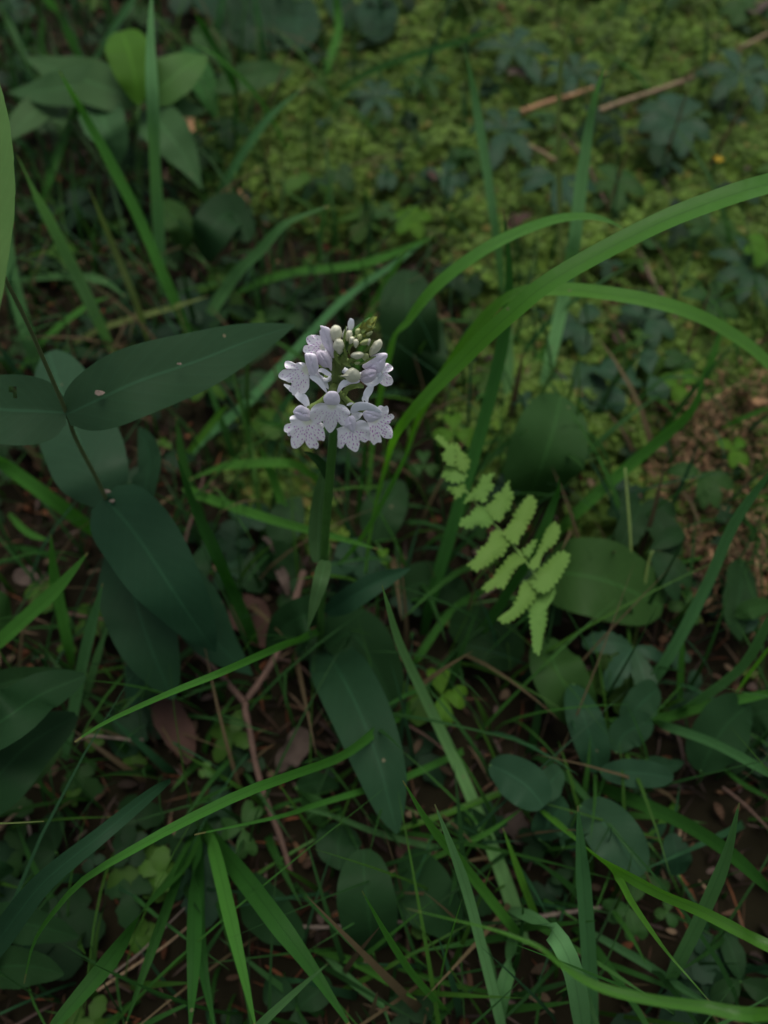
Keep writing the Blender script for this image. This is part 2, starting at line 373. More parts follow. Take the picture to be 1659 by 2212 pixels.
# ================================================================== grass blades
def blade_mesh(name, pts, w, h, mat, parent=None, n=26, fold=.22, twist=0, n0=VIEWN, tip='end', wp=None, loc=None, wk=1.2):
    P = spline(px3(pts, h), n); t = np.linspace(0, 1, n)
    if isinstance(w, (list, tuple)): wpx = np.interp(t, np.linspace(0, 1, len(w)), w)
    else:
        pr = np.clip((1-t)*3.2, 0.06, 1)**.75 * (.62+.38*np.clip(t*4, 0, 1)); wpx = w*pr
    W = np.array([wpx[i]*depth(P[i])/FX for i in range(n)])*wk
    V, F, UV = sheet(P, W, n0, 5, fold, 0, twist)
    return mk(name, V, F, mat, parent, UV, loc=loc)
def jit(p=.5):
    v = VIEWN + np.array([random.gauss(0, p), random.gauss(0, p*.6), random.gauss(0, p*.3)]); return v/np.linalg.norm(v)
def blade(label, pts, w, h, tone, fold=.22, twist=None, n=26, cat='grass', group='grass blades standing among the forest plants', name='grass_strand', nj=.15):
    base = at(*pts[0], h[0])
    tw = random.uniform(-.25, .25) if twist is None else twist
    o = blade_mesh(name, pts, w, h, M[tone], None, n, fold, tw, jit(nj), loc=(base[0], base[1], 0 if h[0] < .03 else base[2]))
    return tag(o, label, cat, group)

B = [
 # label, points from the base on, width, heights, tone
 ('blue-green blade slanting to the left limb of a V over the top left leaves', [(192,158),(150,78),(106,2),(70,-70)], 17, (.015,.10), 'gteal'),
 ('blue-green blade forming the right limb of the V over the top left leaves', [(188,160),(235,80),(288,2),(330,-60)], 15, (.012,.09), 'gteal'),
 ('tall upright blue-green blade crossing the pale leaflets, running out at the top', [(352,640),(340,430),(332,250),(326,100),(328,-30)], 23, (0,.08,.15,.18,.2), 'gpale'),
 ('long bright green blade slanting down to the large dark pointed leaf', [(425,770),(395,690),(352,592),(300,470),(237,347),(172,230),(128,153)], 19, (0,.13), 'gmid'),
 ('blue-green blade with a blunt tip just below the pale upper-left leaves', [(250,770),(212,690),(150,560),(90,440),(37,335)], 22, (.01,.15), 'gpale'),
 ('short olive blade with brownish tip left of the tall upright blade', [(320,740),(295,655),(240,520),(192,405)], 11, (.01,.10), 'gold'),
 ('faint blue-green blade at the top left corner', [(75,170),(51,120),(20,50),(0,0)], 13, (.01,.06), 'gteal'),
 ('dark narrow blade behind the V shaped pair', [(96,130),(90,80),(96,30)], 11, (.01,.04), 'gdark'),
 ('mid-green blade leaning right under the pale leaflets', [(91,438),(110,380),(150,268),(160,230)], 17, (.005,.06), 'gmid'),
 ('thin blade with hooked tip right of the pale leaflets', [(620,320),(585,256),(540,190),(470,125),(405,88)], 11, (.01,.12), 'gmid'),
 ('blade curving up rightwards from the shade to the moss edge', [(455,465),(480,410),(523,336),(581,256),(660,185)], 17, (0,.08), 'gteal'),
 ('pale short blade ending at the top beside the big dark leaf', [(455,105),(470,50),(486,-20)], 14, (.01,.06), 'gteal'),
 ('upright blade over the big dark leaf at the top', [(572,150),(563,73),(548,-20)], 14, (.01,.07), 'gteal'),
 ('blade bending upward from the moss to a yellow-green bud', [(700,190),(706,150),(730,70),(728,10),(722,-30)], 15, (.004,.07), 'gmid'),
 ('long low blade arching rightwards over the upper moss', [(735,192),(790,160),(855,132),(930,108),(1010,85),(1096,50)], 12, (.01,.06), 'gdark'),
 ('long thin upright blade with notched tip over the moss', [(1085,640),(1078,560),(1066,470),(1045,329),(1020,183),(998,88)], 17, (.0,.17), 'gpale'),
 ('tall blade with rounded tip rising right of the broad arching blades', [(1150,930),(1185,790),(1225,610),(1240,530),(1257,384),(1279,238),(1309,132)], 23, (0,.20), 'gpale'),
 ('long dark blade descending from the arching blades past the fern', [(915,1370),(935,1280),(990,1095),(1044,910),(1085,740),(1100,600),(1087,450)], 24, (0,.17), 'gdark'),
 ('blade beside the long dark one under the arching blades', [(1088,960),(1096,830),(1104,700)], 18, (0,.06), 'gpale'),
 ('thin stalk-like olive blade standing right of centre at the top', [(1212,640),(1210,480),(1207,320),(1212,139),(1245,-20)], 9, (0,.20), 'gold'),
 ('dark blade lying across the lower fern leaflets', [(930,1460),(1037,1365),(1099,1275),(1154,1187),(1201,1070),(1206,1030)], 19, (0,.10), 'gdark'),
 ('broad mid-green blade slanting over the withered brown frond', [(1190,1170),(1240,1112),(1345,1017),(1436,940),(1500,875),(1525,780)], 22, (.01,.09), 'gmid'),
 ('thin bright blade leaning behind the lowest right flower', [(720,1235),(788,1151),(861,1016),(905,910)], 9, (.01,.12), 'gmid'),
 ('blade rising from behind the fern to the broad basal leaf', [(985,1065),(1030,1016),(1085,965),(1139,928)], 14, (.01,.07), 'gteal'),
 ('upright thin-tipped blade crossing the lower middle, brightest of its clump', [(1125,2040),(1115,1980),(1082,1880),(1049,1799),(1000,1680),(948,1570),(900,1470),(861,1385),(838,1310),(825,1264)], [30,28,25,22,20,19,17,14,8,1], (0,.03,.19), 'gpale'),
 ('long straight blade slanting up at the right edge below the withered frond', [(1375,1535),(1400,1486),(1462,1384),(1528,1256),(1583,1131),(1659,1021),(1700,960)], 26, (.0,.14), 'gteal'),
 ('blue-green blade curving up at the right edge beneath the straight one', [(1450,1535),(1502,1515),(1601,1439),(1659,1340),(1690,1270)], 21, (.01,.12), 'gteal'),
 ('narrow yellow-green blade at the right edge between two darker ones', [(1580,1510),(1600,1480),(1640,1425),(1700,1350)], 11, (.02,.10), 'gbright'),
 ('nearly level blade running out at the right edge', [(1270,1562),(1418,1552),(1528,1523),(1659,1497),(1720,1480)], 19, (.005,.07), 'gmid'),
 ('blade falling rightwards below the level one', [(1400,1555),(1440,1568),(1546,1607),(1659,1669),(1710,1700)], 17, (.01,.08), 'gteal'),
 ('short upright mid-green blade among the rounded leaves at the right', [(1468,1512),(1470,1440),(1474,1365)], 15, (.003,.05), 'gmid'),
 ('dark green blade falling to the right edge from the oval leaf', [(1280,1690),(1319,1708),(1455,1766),(1564,1832),(1659,1916),(1710,1960)], 25, (.005,.09), 'gdark'),
 ('blue-green blade leaning right in the lower right corner', [(1448,2120),(1458,2092),(1509,1989),(1564,1861),(1597,1734)], 25, (.02,.12), 'gteal'),
 ('upright blue-green blade crossing the narrow bright one at lower right', [(1283,2260),(1275,2130),(1268,2008),(1257,1861),(1248,1740)], 27, (.01,.10), 'gteal'),
 ('broad pale blade arching down to the lower edge', [(1105,1960),(1137,1972),(1192,2010),(1235,2090),(1257,2212),(1262,2290)], 36, (.01,.08,.08,.01), 'gpale'),
 ('narrow yellow-green blade rising to the bluish round leaf', [(1158,1985),(1155,1975),(1126,1898),(1086,1788)], 13, (.01,.07), 'gbright'),
 ('blade slanting down rightwards beneath the bright ones at lower right', [(1270,2010),(1382,2073),(1473,2132),(1560,2185)], 17, (.01,.05), 'gteal'),
 ('short upright blade cut by the lower edge right of centre', [(1090,2260),(1075,2180),(1060,2090),(1053,2040)], 16, (.01,.05), 'gteal'),
 ('wide blade descending from the clump at lower right', [(1108,2010),(1105,2070),(1086,2143),(1080,2240)], 27, (.01,.06,.03), 'gteal'),
 ('blade rising leftwards over the tip of the long orchid leaf', [(1125,2030),(1111,2008),(1038,1916),(980,1843),(928,1781),(870,1686)], 18, (.01,.12), 'gmid'),
 ('straight upright blade crossing the slanting ones at the lower middle', [(1095,2270),(1082,2212),(1045,2063),(1009,1927),(976,1832),(939,1737)], 19, (.01,.12), 'gpale'),
 ('short olive-green blade tipped over the dark oval leaf', [(970,2190),(947,2165),(892,2103),(837,2019),(782,1924)], 17, (.005,.12), 'gmid'),
 ('very thin leaning blade at the lower middle edge', [(930,2230),(958,2081),(980,2000),(998,1942)], 4, (.01,.14), 'gmid'),
 ('pale sharp-tipped blade cut by the lower edge', [(540,2240),(570,2205),(640,2140),(709,2081)], [20,17,11,1], (.10,.20), 'gpale'),
 ('thin yellow-green blade lying behind the slanting clump', [(848,1795),(965,1756),(1089,1708),(1120,1690)], 11, (.01,.04), 'gbright'),
 ('thin blade crossing under the clump toward the bluish leaves', [(835,1895),(900,1868),(980,1832),(1056,1796),(1140,1738)], 11, (.01,.05), 'gmid'),
 ('long arching thin blade sweeping from the orchid clump to the lower left corner', [(900,1500),(870,1540),(828,1565),(746,1628),(636,1671),(526,1712),(384,1781),(278,1840),(183,1898),(121,1964),(73,2037),(52,2125)], [16,20,20,19,19,19,18,15,11,8,5,2], (.0,.06,.16,.18,.16,.08), 'gmid'),
 ('thin level blade below the long arching one', [(1000,1622),(874,1679),(782,1708),(673,1741),(606,1763),(420,1803)], [12,13,12,10,7,2], (.01,.09), 'gmid'),
 ('thin blade crossing beneath the long orchid leaf', [(947,1832),(819,1799),(709,1759),(618,1741)], [13,12,9,3], (.01,.05), 'gteal'),
 ('dark teal blunt-ended blade rising from the lower left edge', [(-60,2090),(0,2026),(91,1909),(219,1803),(330,1712),(368,1686)], [52,48,44,34,24,8], (.10,.19,.16), 'teald'),
 ('hair-thin whitish blade tip at the left edge', [(-20,1779),(40,1777),(95,1774)], [4,3,1.5], (.16,.18), 'gold'),
 ('green blade running diagonally at the left edge below the stalked leaves', [(230,1165),(183,1131),(110,1076),(0,995),(-40,960)], 26, (.005,.08), 'gmid'),
 ('green blade leaning right at the left, below the stalked plant', [(-30,1410),(0,1384),(60,1330),(128,1267),(190,1194)], 25, (.05,.09), 'gmid'),
 ('upright blade left of the hanging leaves, kinked half way', [(155,1440),(150,1400),(121,1256),(110,1154)], 22, (.0,.08), 'gmid'),
 ('dark blue-green blade beneath the hanging leaves', [(140,1640),(165,1510),(183,1420),(205,1330),(222,1260)], 24, (.0,.09), 'gteal'),
 ('second narrower blade beneath the hanging leaves', [(180,1520),(200,1455),(234,1347)], 15, (.0,.06), 'gteal'),
 ('dark upright blade between the hanging leaves and the twig', [(553,1410),(540,1360),(500,1270),(475,1212),(420,1091),(380,980)], 24, (.0,.10), 'gdark'),
 ('long thin blade rising right from a brown tip to the orchid base', [(720,1345),(654,1377),(606,1395),(475,1453),(366,1497),(230,1559),(161,1603)], [16,16,16,15,13,9,3], (.02,.12,.17), 'gmid'),
 ('bright thin blade crossing behind the orchid stem to a pale tip', [(400,1052),(428,1068),(526,1102),(606,1128),(673,1146),(745,1165),(819,1187)], [16,18,18,16,14,11,2], (.01,.08), 'gmid'),
 ('bright arching blade ending left of the orchid stem', [(700,1050),(650,1010),(606,1000),(520,1003),(475,1010),(409,1036)], 17, (.005,.05,.05,.03), 'gmid'),
 ('short bright blade under the large pointed leaf', [(395,995),(430,950),(470,900),(492,876)], 12, (.0,.05), 'gbright'),
 ('wide dim blade running diagonally behind the flower head', [(395,1010),(439,948),(530,875),(606,794),(740,650),(860,565),(935,505)], [15,18,18,17,15,12,3], (0,.05), 'gteal'),
 ('wide blade in shade rising to the moss edge', [(430,720),(500,606),(560,545),(618,486),(709,446)], [18,22,22,20,6], (.0,.09), 'gteal'),
 ('low level blade in front of the moss', [(500,640),(560,610),(636,588),(782,570),(892,530),(947,504)], 15, (.0,.06), 'gmid'),
 ('narrow bright blade rising behind the flower head', [(770,800),(800,680),(837,606),(880,538)], 14, (.0,.07), 'gmid'),
 ('pale blade leaning right over the dark soil left of the stalk', [(44,801),(90,740),(183,666),(240,640)], 17, (.0,.06), 'gmid'),
 ('thin level blade over the root of the large pointed leaf', [(128,765),(219,710),(376,663),(450,640)], 11, (.0,.06), 'gold'),
 ('faint level blade crossing the dark hollow', [(44,605),(130,596),(219,605),(270,640)], 13, (.01,.04), 'gteal'),
 ('broad bluish blade behind the stalk at the left edge', [(90,820),(62,730),(25,590),(5,450),(-10,330)], 26, (.0,.09), 'gteal'),
 ('blade crossing the rounded leaves at right of the broad arch', [(1115,830),(1177,758),(1215,690)], 13, (.01,.04), 'gmid'),
 ('short green blade below the sagging bright arch', [(1508,868),(1530,800),(1561,707)], 14, (.0,.05), 'gmid'),
 ('narrow blade rising at the right edge over the withered frond', [(1560,925),(1600,905),(1680,872)], 9, (.02,.05), 'gmid'),
 ('curved green blade behind the fern tips', [(890,1440),(902,1421),(971,1323),(1044,1275),(1080,1255)], 15, (.0,.05), 'gmid'),
 ('thin dark upright blade at the lower left of the moss', [(505,330),(512,240),(500,170),(440,60),(405,-20)], 15, (.0,.10), 'gdark'),
 ('narrow blade leaning over the withered frond beside the straight one', [(1659,1210),(1630,1150),(1600,1105),(1640,1060)], 9, (.01,.05), 'gdark'),
 ('thin blade at the right edge below the level blade', [(1540,1640),(1600,1690),(1690,1740)], 9, (.01,.05), 'gdark'),
]
for b in B:
    b = list(b); hh = b[3]
    if max(hh) >= .08 and max(hh) < .18: b[3] = tuple(min(.19, x*1.4) if x > .02 else x for x in hh)
    blade(*b)

# the broad, sharp blades near the lens
def bigblade(label, pts, w, h, tone='gbright', fold=.16, twist=0, n=60, n0=VIEWN):
    base = at(*pts[0], h[0]); P = px3(pts, h)
    o = blade_mesh('grass_strand', pts, w, h, M[tone], None, n, fold, twist, n0, loc=(base[0], base[1], 0), wk=1.0)
    return tag(o, label, 'grass', 'broad bright grass blades arching over the plants')
UPN = unit(np.array([0, -.25, 1.0]))
bigblade('broadest bright green grass blade arching from the orchid to the right edge', [(780,1330),(800,1150),(835,1000),(870,915),(1000,775),(1100,680),(1200,600),(1400,492),(1540,435),(1659,398),(1800,370),(1950,420)],
         [5,7,10,20,34,39,42,44,45,46,44,40], (0,.05,.10,.15,.19,.215,.23,.245,.25,.25,.22,.1), n0=unit(np.array([.10,-.45,.9])), fold=.2)
bigblade('bright grass blade arching behind the broadest one with its tip curling down', [(790,1180),(805,960),(845,755),(885,690),(950,612),(1060,532),(1180,480),(1260,468),(1315,478),(1358,502)],
         [6,10,15,22,29,33,31,24,17,3], (0,.05,.12,.15,.175,.195,.205,.205,.20,.19), n0=unit(np.array([-.25,-.2,1])))
bigblade('bright grass blade bowing over the right edge beneath the broadest one', [(870,1010),(905,900),(985,770),(1053,682),(1110,638),(1200,625),(1350,640),(1480,672),(1580,722),(1659,785),(1740,880),(1800,1000)],
         [6,12,20,27,30,33,34,35,34,30,22,4], (0,.06,.12,.15,.17,.18,.18,.17,.155,.14,.12,.1), n0=unit(np.array([.1,-.3,1])))
bigblade('bright grass blade with a folded kink and needle tip at the lower right edge', [(2000,2080),(1850,2140),(1659,2186),(1520,2172),(1400,2156),(1290,2128),(1215,2085),(1165,2045),(1110,2022),(1050,2003),(960,1982),(877,1962)],
         [44,44,46,42,40,34,26,24,12,9,5,1], (0,.12,.20,.205,.21,.212,.215,.22,.22,.22,.22,.22), n0=unit(np.array([-.05,-.5,.85])), fold=.3)
bigblade('bright grass blade running from the bluish round leaf down to the right edge', [(1140,1712),(1166,1741),(1235,1803),(1327,1872),(1418,1924),(1509,1964),(1601,2011),(1659,2041),(1800,2110)],
         [10,20,27,30,29,29,28,27,22], (.01,.04,.09,.13,.15,.165,.175,.18,.18), 'gbright', fold=.32)
bigblade('narrow bright blade branching down to a hair-thin tip at lower right', [(1180,1750),(1240,1806),(1323,1880),(1363,1946),(1418,2026),(1458,2077),(1500,2125),(1537,2168)],
         [8,14,20,18,14,9,4,1], (.03,.08,.12,.135,.15,.16,.165,.17))

# tuft in the lower left
def tuft(label, base, blades, h, tones):
    o3 = at(*base, 0.0); t = empty('grass_tuft', o3, label, 'grass', 'tufts of grass rooted among the plants')
    for i, (pts, w, hs) in enumerate(blades):
        blade_mesh('blade', pts, w, hs, M[tones[i % len(tones)]], t, 24, .22, random.uniform(-.4, .4), jit(.3))
    return t
tuft('tuft of dark green blades fanning down to the lower edge left of centre', (425,1790), [
 ([(430,1785),(387,1870),(318,1953),(230,2080),(110,2222),(80,2270)], 38, (0,.10,.12)), ([(420,1800),(387,1883),(329,2044),(268,2222)], 23, (0,.07,.07)),
 ([(425,1800),(420,1900),(417,2081),(410,2230)], 29, (0,.08,.08)), ([(430,1810),(430,1960),(438,2081),(466,2230)], 23, (0,.06,.06)),
 ([(445,1790),(462,1830),(504,2008),(555,2230)], 26, (0,.09,.09)), ([(440,1785),(475,1830),(526,1893),(599,1990),(673,2090),(765,2230)], 37, (0,.10,.10)),
 ([(450,1880),(490,2000),(530,2120),(545,2230)], 17, (0,.04,.04))], 0, ['gdark','gdark','gdark','gdark','gmid','gdark'])
tuft('small tuft of grass behind the orchid leaves at the lower edge', (740,2060), [
 ([(680,2052),(760,2075),(837,2117),(900,2160)], 17, (0,.05)), ([(700,2060),(760,2120),(820,2170),(850,2240)], 14, (0,.05)), ([(860,2090),(950,2118),(1050,2140),(1120,2150)], 14, (0,.03))], 0, ['gmid','gteal'])
tuft('tuft of short dark blades in the shade at the far left edge', (60,900), [
 ([(60,960),(40,1000),(-10,1040)], 14, (0,.04)), ([(20,1110),(60,1150),(110,1170)], 12, (0,.04)), ([(15,1180),(80,1190),(150,1210)], 11, (0,.03))], 0, ['gdark','gmid'])
tuft('loose tuft of dark blades in the hollow right of the hanging leaves', (560,1080), [
 ([(440,1120),(400,1010),(380,900)], 15, (0,.05)), ([(560,1090),(540,960),(515,830)], 14, (0,.06)), ([(580,1000),(600,900),(640,840)], 15, (0,.05)), ([(640,1190),(600,1060),(560,960)], 16, (0,.06)), ([(660,1000),(620,930),(545,905)], 10, (0,.05)),
 ([(770,1130),(785,1020),(790,930)], 10, (0,.08)), ([(750,1100),(752,1010),(757,960)], 8, (0,.07))], 0, ['gdark','gdark','gteal','gmid'])

# ================================================================== leaves
def leaf_mesh(name, pts, w, h, tone, parent, n0=None, a=.6, b=.9, fold=.10, cup=0, teeth=0, nt_=20, wave=.03, n=34, across=9, twist=0, loc=None, mode='h'):
    P = spline(px3(pts, h) if mode == 'h' else pts, n); t = np.linspace(0, 1, n)
    pr = prof(np.clip(t, .012, .992), a, b); dm = np.mean([depth(p) for p in P])
    W = w*dm/FX*pr
    n0 = VIEWN if n0 is None else unit(np.array(n0, float))
    V, F, UV = sheet(P, W, n0, across, fold, cup, twist, teeth, nt_, wave, random.random())
    return mk(name, V, F, M[tone] if isinstance(tone, str) else tone, parent, UV, loc=loc)
def stem_mesh(name, P, r0, r1, mat, parent, n=16, sides=8):
    Q = spline(P, n); V, F = tube(Q, np.linspace(r0, r1, n), sides); return mk(name, V, F, mat, parent)

# --- plant with stalkless paired leaves at the left
Y1 = float(at(143, 890, .20)[1])
pl = empty('leafy_plant', (float(at(290,1230,.05)[0]), Y1, 0), 'leaning plant with pairs of large pointed blue-green leaves clasping a thin stem', 'plant')
stem_mesh('stem', [np.array([at(290,1230,.05)[0]+.004, Y1, -.005]), at(290,1230,.05), aty(228,1075,Y1), aty(165,950,Y1), aty(143,890,Y1), aty(60,700,Y1), aty(5,590,Y1), aty(-40,490,Y1)], .0012, .0006, M['stem_d'], pl, 40)
leaf_mesh('leaf', [(143,896),(215,862),(300,823),(430,778),(540,735),(636,702)], 142, (.2,.208,.212,.208,.20,.19), 'teal', pl, (.08,-.62,.8), .42, .85, .10, -.05, 0, 20, .02, 50, 13)
chewed = leaf_mesh('leaf', [(143,892),(80,888),(0,884),(-90,870),(-170,850)], 150, (.2,.205,.205,.2), 'teal', pl, (-.1,-.55,.85), .42, .85, .14, 0, 0, 20, .02, 40, 13)
hb = bmesh.new(); hb.from_mesh(chewed.data); hb.faces.ensure_lookup_table(); hp = Vector(at(44, 842, .205)) - pl.location
bmesh.ops.delete(hb, geom=sorted(hb.faces, key=lambda f: (f.calc_center_median()-hp).length)[:3], context='FACES'); hb.to_mesh(chewed.data); hb.free()
chewed['label'] = 'paler leaf with a small chewed hole'
leaf_mesh('leaf', [(232,1085),(195,1010),(150,900),(105,760)], 165, (.13,.14,.135,.12), 'teal', pl, (.05,-.35,1), .35, .42, -.05, -.1, 0, 20, .02, 40, 11)
leaf_mesh('leaf', [(225,1075),(290,1150),(370,1270),(430,1360),(466,1408)], 166, (.132,.13,.12,.10,.085), 'teald', pl, (-.1,-.4,1), .33, .88, .06, -.05, 0, 20, .02, 50, 13)
leaf_mesh('leaf', [(262,1170),(290,1290),(330,1410),(374,1510)], 150, (.075,.085,.075,.055), 'teald', pl, (0,-.4,1), .4, .7, .06, 0, 0, 20, .02, 40, 11)
leaf_mesh('leaf', [(330,1200),(410,1300),(470,1390),(545,1458)], 120, (.07,.075,.06,.045), 'teald', pl, (0,-.4,1), .5, .9, .06, 0, 0, 20, .02, 40, 9)
leaf_mesh('leaf', [(298,1130),(318,1030),(322,980),(300,922)], 76, (.09,.10,.095,.09), 'teald', pl, (-.5,-.4,1), .6, .8, .1, 0, 0, 20, .03)
leaf_mesh('leaf', [(318,1380),(300,1450),(282,1532)], 62, (.03,.04,.03), 'teald', pl, None, .6, .8)
leaf_mesh('leaf', [(400,1290),(428,1230),(446,1172)], 50, (.04,.05,.045), 'dark', pl, None, .6, .8)
leaf_mesh('leaf', [(-30,730),(-22,560),(-12,420),(-18,260),(-40,100)], 78, (.285,.29,.29,.285), 'light', pl, (.5,-.45,.8), .5, .5, .14, 0, .04, 40, .015, 50, 11)
for q, (x, y, hh, s) in enumerate([(214,848,.2125,.0021),(388,786,.2140,.0011),(228,1062,.137,.0022),(243,1082,.134,.0014)]):
    c0 = at(x, y, hh); u = random.Random(q); Vv = []
    for k in range(8):
        an = k*.785; Vv.append(c0 + np.array((math.cos(an)*s*u.uniform(.6,1.3), math.sin(an)*s*u.uniform(.4,.8), u.uniform(-.0002,.0003))))
    Vv.append(c0+np.array((0,0,s*.5))); o = mk('bark_scale', Vv, [(k,(k+1)%8,8) for k in range(8)]+[tuple(range(7,-1,-1))], M['bark_p'], None, loc=tuple(c0), smooth=False)
    tag(o, ['pinkish bark scale lying near the root of the largest pointed leaf', 'tiny tan crumb lying mid-way along the largest pointed leaf', 'pinkish bark scale at the lower leaf pair on the thin stem', 'small brown crumb on the hanging dark leaf'][q], 'bark scale', 'crumbs of bark lying on the leaves')

# --- broad veined leaves at the left edge
def one_leaf_plant(name, label, leaves, root, cat='plant', stemtone='stem', group=None):
    r = at(*root, 0); e = empty(name, r, label, cat, group)
    for L_ in leaves:
        pts, w, h, tone = L_[:4]; kw = L_[4] if len(L_) > 4 else {}
        o = leaf_mesh('leaf', pts, w, h, tone, e, **kw)
        b0 = at(*pts[0], h[0])
        if h[0] > .012: stem_mesh('stalk', [np.array([r[0], r[1], -.003]), (np.array(r)+b0)/2+np.array([0, 0, .004]), b0], .0009, .0006, M[stemtone], e, 8, 6)
    return e
G = 'broad-leaved forest plants'
one_leaf_plant('broad_leaved_plant', 'dark pleated broad leaves fanning in from the left edge', [
 ([(-120,1640),(0,1560),(90,1500),(184,1460)], 118, (.06,.12,.11,.10), 'dark', dict(n0=(.1,-.1,1), fold=.25, a=.5, b=.6)),
 ([(-120,1540),(0,1480),(90,1462),(180,1455)], 62, (.05,.09,.09,.08), 'dark', dict(fold=.2)),
 ([(-120,1760),(-20,1690),(60,1610),(165,1545)], 135, (.05,.09,.09,.08), 'dark', dict(n0=(.3,-.3,1), fold=.2, a=.5, b=.6)),
 ([(-100,1700),(0,1690),(80,1650),(140,1600)], 80, (.04,.06,.06,.05), 'mid', dict(fold=.2))], (-90,1690), group=G)
one_leaf_plant('broad_leaved_plant', 'mid-green leaf tip poking in at the left edge under the diagonal blade', [
 ([(-110,1350),(-40,1350),(24,1348)], 165, (.05,.06,.05), 'mid', dict(a=.6, b=.5))], (-90,1420), group=G)
one_leaf_plant('broad_leaved_plant', 'pair of dark toothed triangular leaves in the lower left corner', [
 ([(-70,1985),(20,1990),(90,2003),(170,2024)], 88, (.05,.06,.05), 'dark', dict(a=.5, b=.7, teeth=.08, nt_=16)),
 ([(-80,2095),(0,2088),(70,2088),(138,2104)], 96, (.04,.05,.05), 'dark', dict(a=.5, b=.7, teeth=.08, nt_=16)),
 ([(-90,1930),(-30,1890),(30,1880)], 70, (.03,.04,.03), 'dark', dict(a=.5, b=.7))], (-40,2060), group=G)

# --- pale compound leaves, upper left
one_leaf_plant('leafy_plant', 'plant with pale green pointed leaflets in the upper left, one coloured yellow-green as if lit', [
 ([(300,228),(292,170),(278,110),(262,68)], 96, (.085,.10,.11,.11), 'lime', dict(n0=(0,-.2,1), a=.7, b=.45)),  # lit look of this leaflet put into its lime colour
 ([(318,212),(360,180),(400,145),(447,120)], 96, (.08,.09,.095,.09), 'light', dict(a=.6, b=.9, teeth=.06, nt_=14)),
 ([(300,215),(240,195),(150,160),(50,122)], 100, (.08,.085,.08,.07), 'pale', dict(a=.6, b=1.1, teeth=.07, nt_=14)),
 ([(290,205),(200,185),(100,195),(14,200)], 90, (.075,.08,.075,.06), 'pale', dict(a=.55, b=1.15, teeth=.07, nt_=14)),
 ([(120,225),(80,240),(40,275),(8,308)], 72, (.06,.065,.06), 'pale', dict(b=1.1, teeth=.06, nt_=10)),
 ([(125,222),(130,260),(126,296)], 44, (.055,.06,.05), 'pale', dict(b=1.1, teeth=.06, nt_=10)),
 ([(205,212),(228,270),(250,310),(260,352)], 98, (.07,.075,.065,.05), 'pale', dict(a=.5, b=1.0, teeth=.07, nt_=14)),
 ([(318,238),(360,285),(400,340),(438,412)], 96, (.07,.075,.065,.05), 'pale', dict(a=.55, b=1.15, teeth=.07, nt_=14)),
 ([(318,232),(380,232),(446,240)], 52, (.07,.075,.065), 'pale', dict(teeth=.1)),
 ([(340,240),(310,262),(278,278)], 40, (.06,.06,.05), 'pale', dict(b=1.1, teeth=.06, nt_=10)),
 ], (300,470), group=G)
one_leaf_plant('leafy_plant', 'cluster of low green leaves at the top between the upright blades', [
 ([(465,195),(510,175),(570,160),(632,155)], 62, (.04,.045,.04), 'mid', dict(a=.6, b=.7)),
 ([(420,60),(470,110),(500,160)], 60, (.03,.04,.03), 'mid', dict()),
 ([(400,100),(440,180),(470,260)], 60, (.03,.035,.02), 'gdark', dict())], (455,210), group=G)
one_leaf_plant('broad_leaved_plant', 'large dark blue-green leaves in the shade at the top edge', [
 ([(480,70),(530,50),(590,40),(640,50)], 150, (.03,.035,.03), 'teald', dict(a=.5, b=.5)),
 ([(650,110),(645,60),(640,-10)], 95, (.03,.035,.03), 'teald', dict(a=.5, b=.5)),
 ([(520,20),(470,0),(420,-30)], 90, (.03,.035,.03), 'teald', dict())], (560,110), group=G)
one_leaf_plant('broad_leaved_plant', 'two round dark leaves at the top edge above the moss', [
 ([(815,90),(815,40),(820,-10)], 90, (.02,.03,.03), 'teald', dict(a=.5, b=.5)), ([(760,60),(740,20),(700,-10)], 60, (.02,.03,.03), 'teald', dict())], (800,110), group=G)
one_leaf_plant('broad_leaved_plant', 'dark oval leaf leaning in the hollow below the moss edge', [
 ([(440,560),(455,500),(500,460),(540,520)], 92, (.02,.05,.05,.04), 'dark', dict(a=.5, b=.5)),
 ([(400,540),(385,480),(345,435)], 62, (.02,.04,.035), 'mid', dict(a=.6, b=.6)),
 ([(250,330),(290,345),(330,330)], 60, (.02,.03,.03), 'dark', dict())], (470,600), group=G)
one_leaf_plant('broad_leaved_plant', 'upright oval green leaf just behind the orchid tip', [
 ([(910,830),(890,740),(880,660),(882,584)], 124, (.01,.05,.07,.07), 'dark', dict(a=.5, b=.5, n0=(0,-.6,.8), fold=.15)),
 ([(905,830),(935,770),(948,690)], 60, (.01,.04,.04), 'dark', dict())], (905,860), group=G)
one_leaf_plant('broad_leaved_plant', 'big mid-green oval leaf standing behind the fern', [
 ([(1140,1085),(1168,1010),(1195,930),(1212,855)], 168, (.01,.045,.06,.06), 'mid', dict(a=.5, b=.5, n0=(.1,-.5,.9), fold=.12))], (1135,1100), group=G)
one_leaf_plant('broad_leaved_plant', 'big flat green leaf with pale midrib right of the fern', [
 ([(1170,1238),(1240,1240),(1330,1262),(1432,1312)], 172, (.03,.05,.05,.035), 'mid', dict(a=.42, b=.42, n0=(0,-.3,1), fold=.1)),
 ], (1160,1290), group=G)
one_leaf_plant('broad_leaved_plant', 'long green leaf below the fern tip with a darker leaf lying on it', [
 ([(1180,1380),(1200,1440),(1230,1500),(1275,1572)], 112, (.03,.045,.04,.02), 'mid', dict(a=.45, b=.5, fold=.15)),
 ([(1240,1480),(1258,1540),(1280,1610),(1292,1668)], 78, (.045,.055,.05,.04), 'teald', dict(a=.45, b=.42))], (1180,1400), group=G)
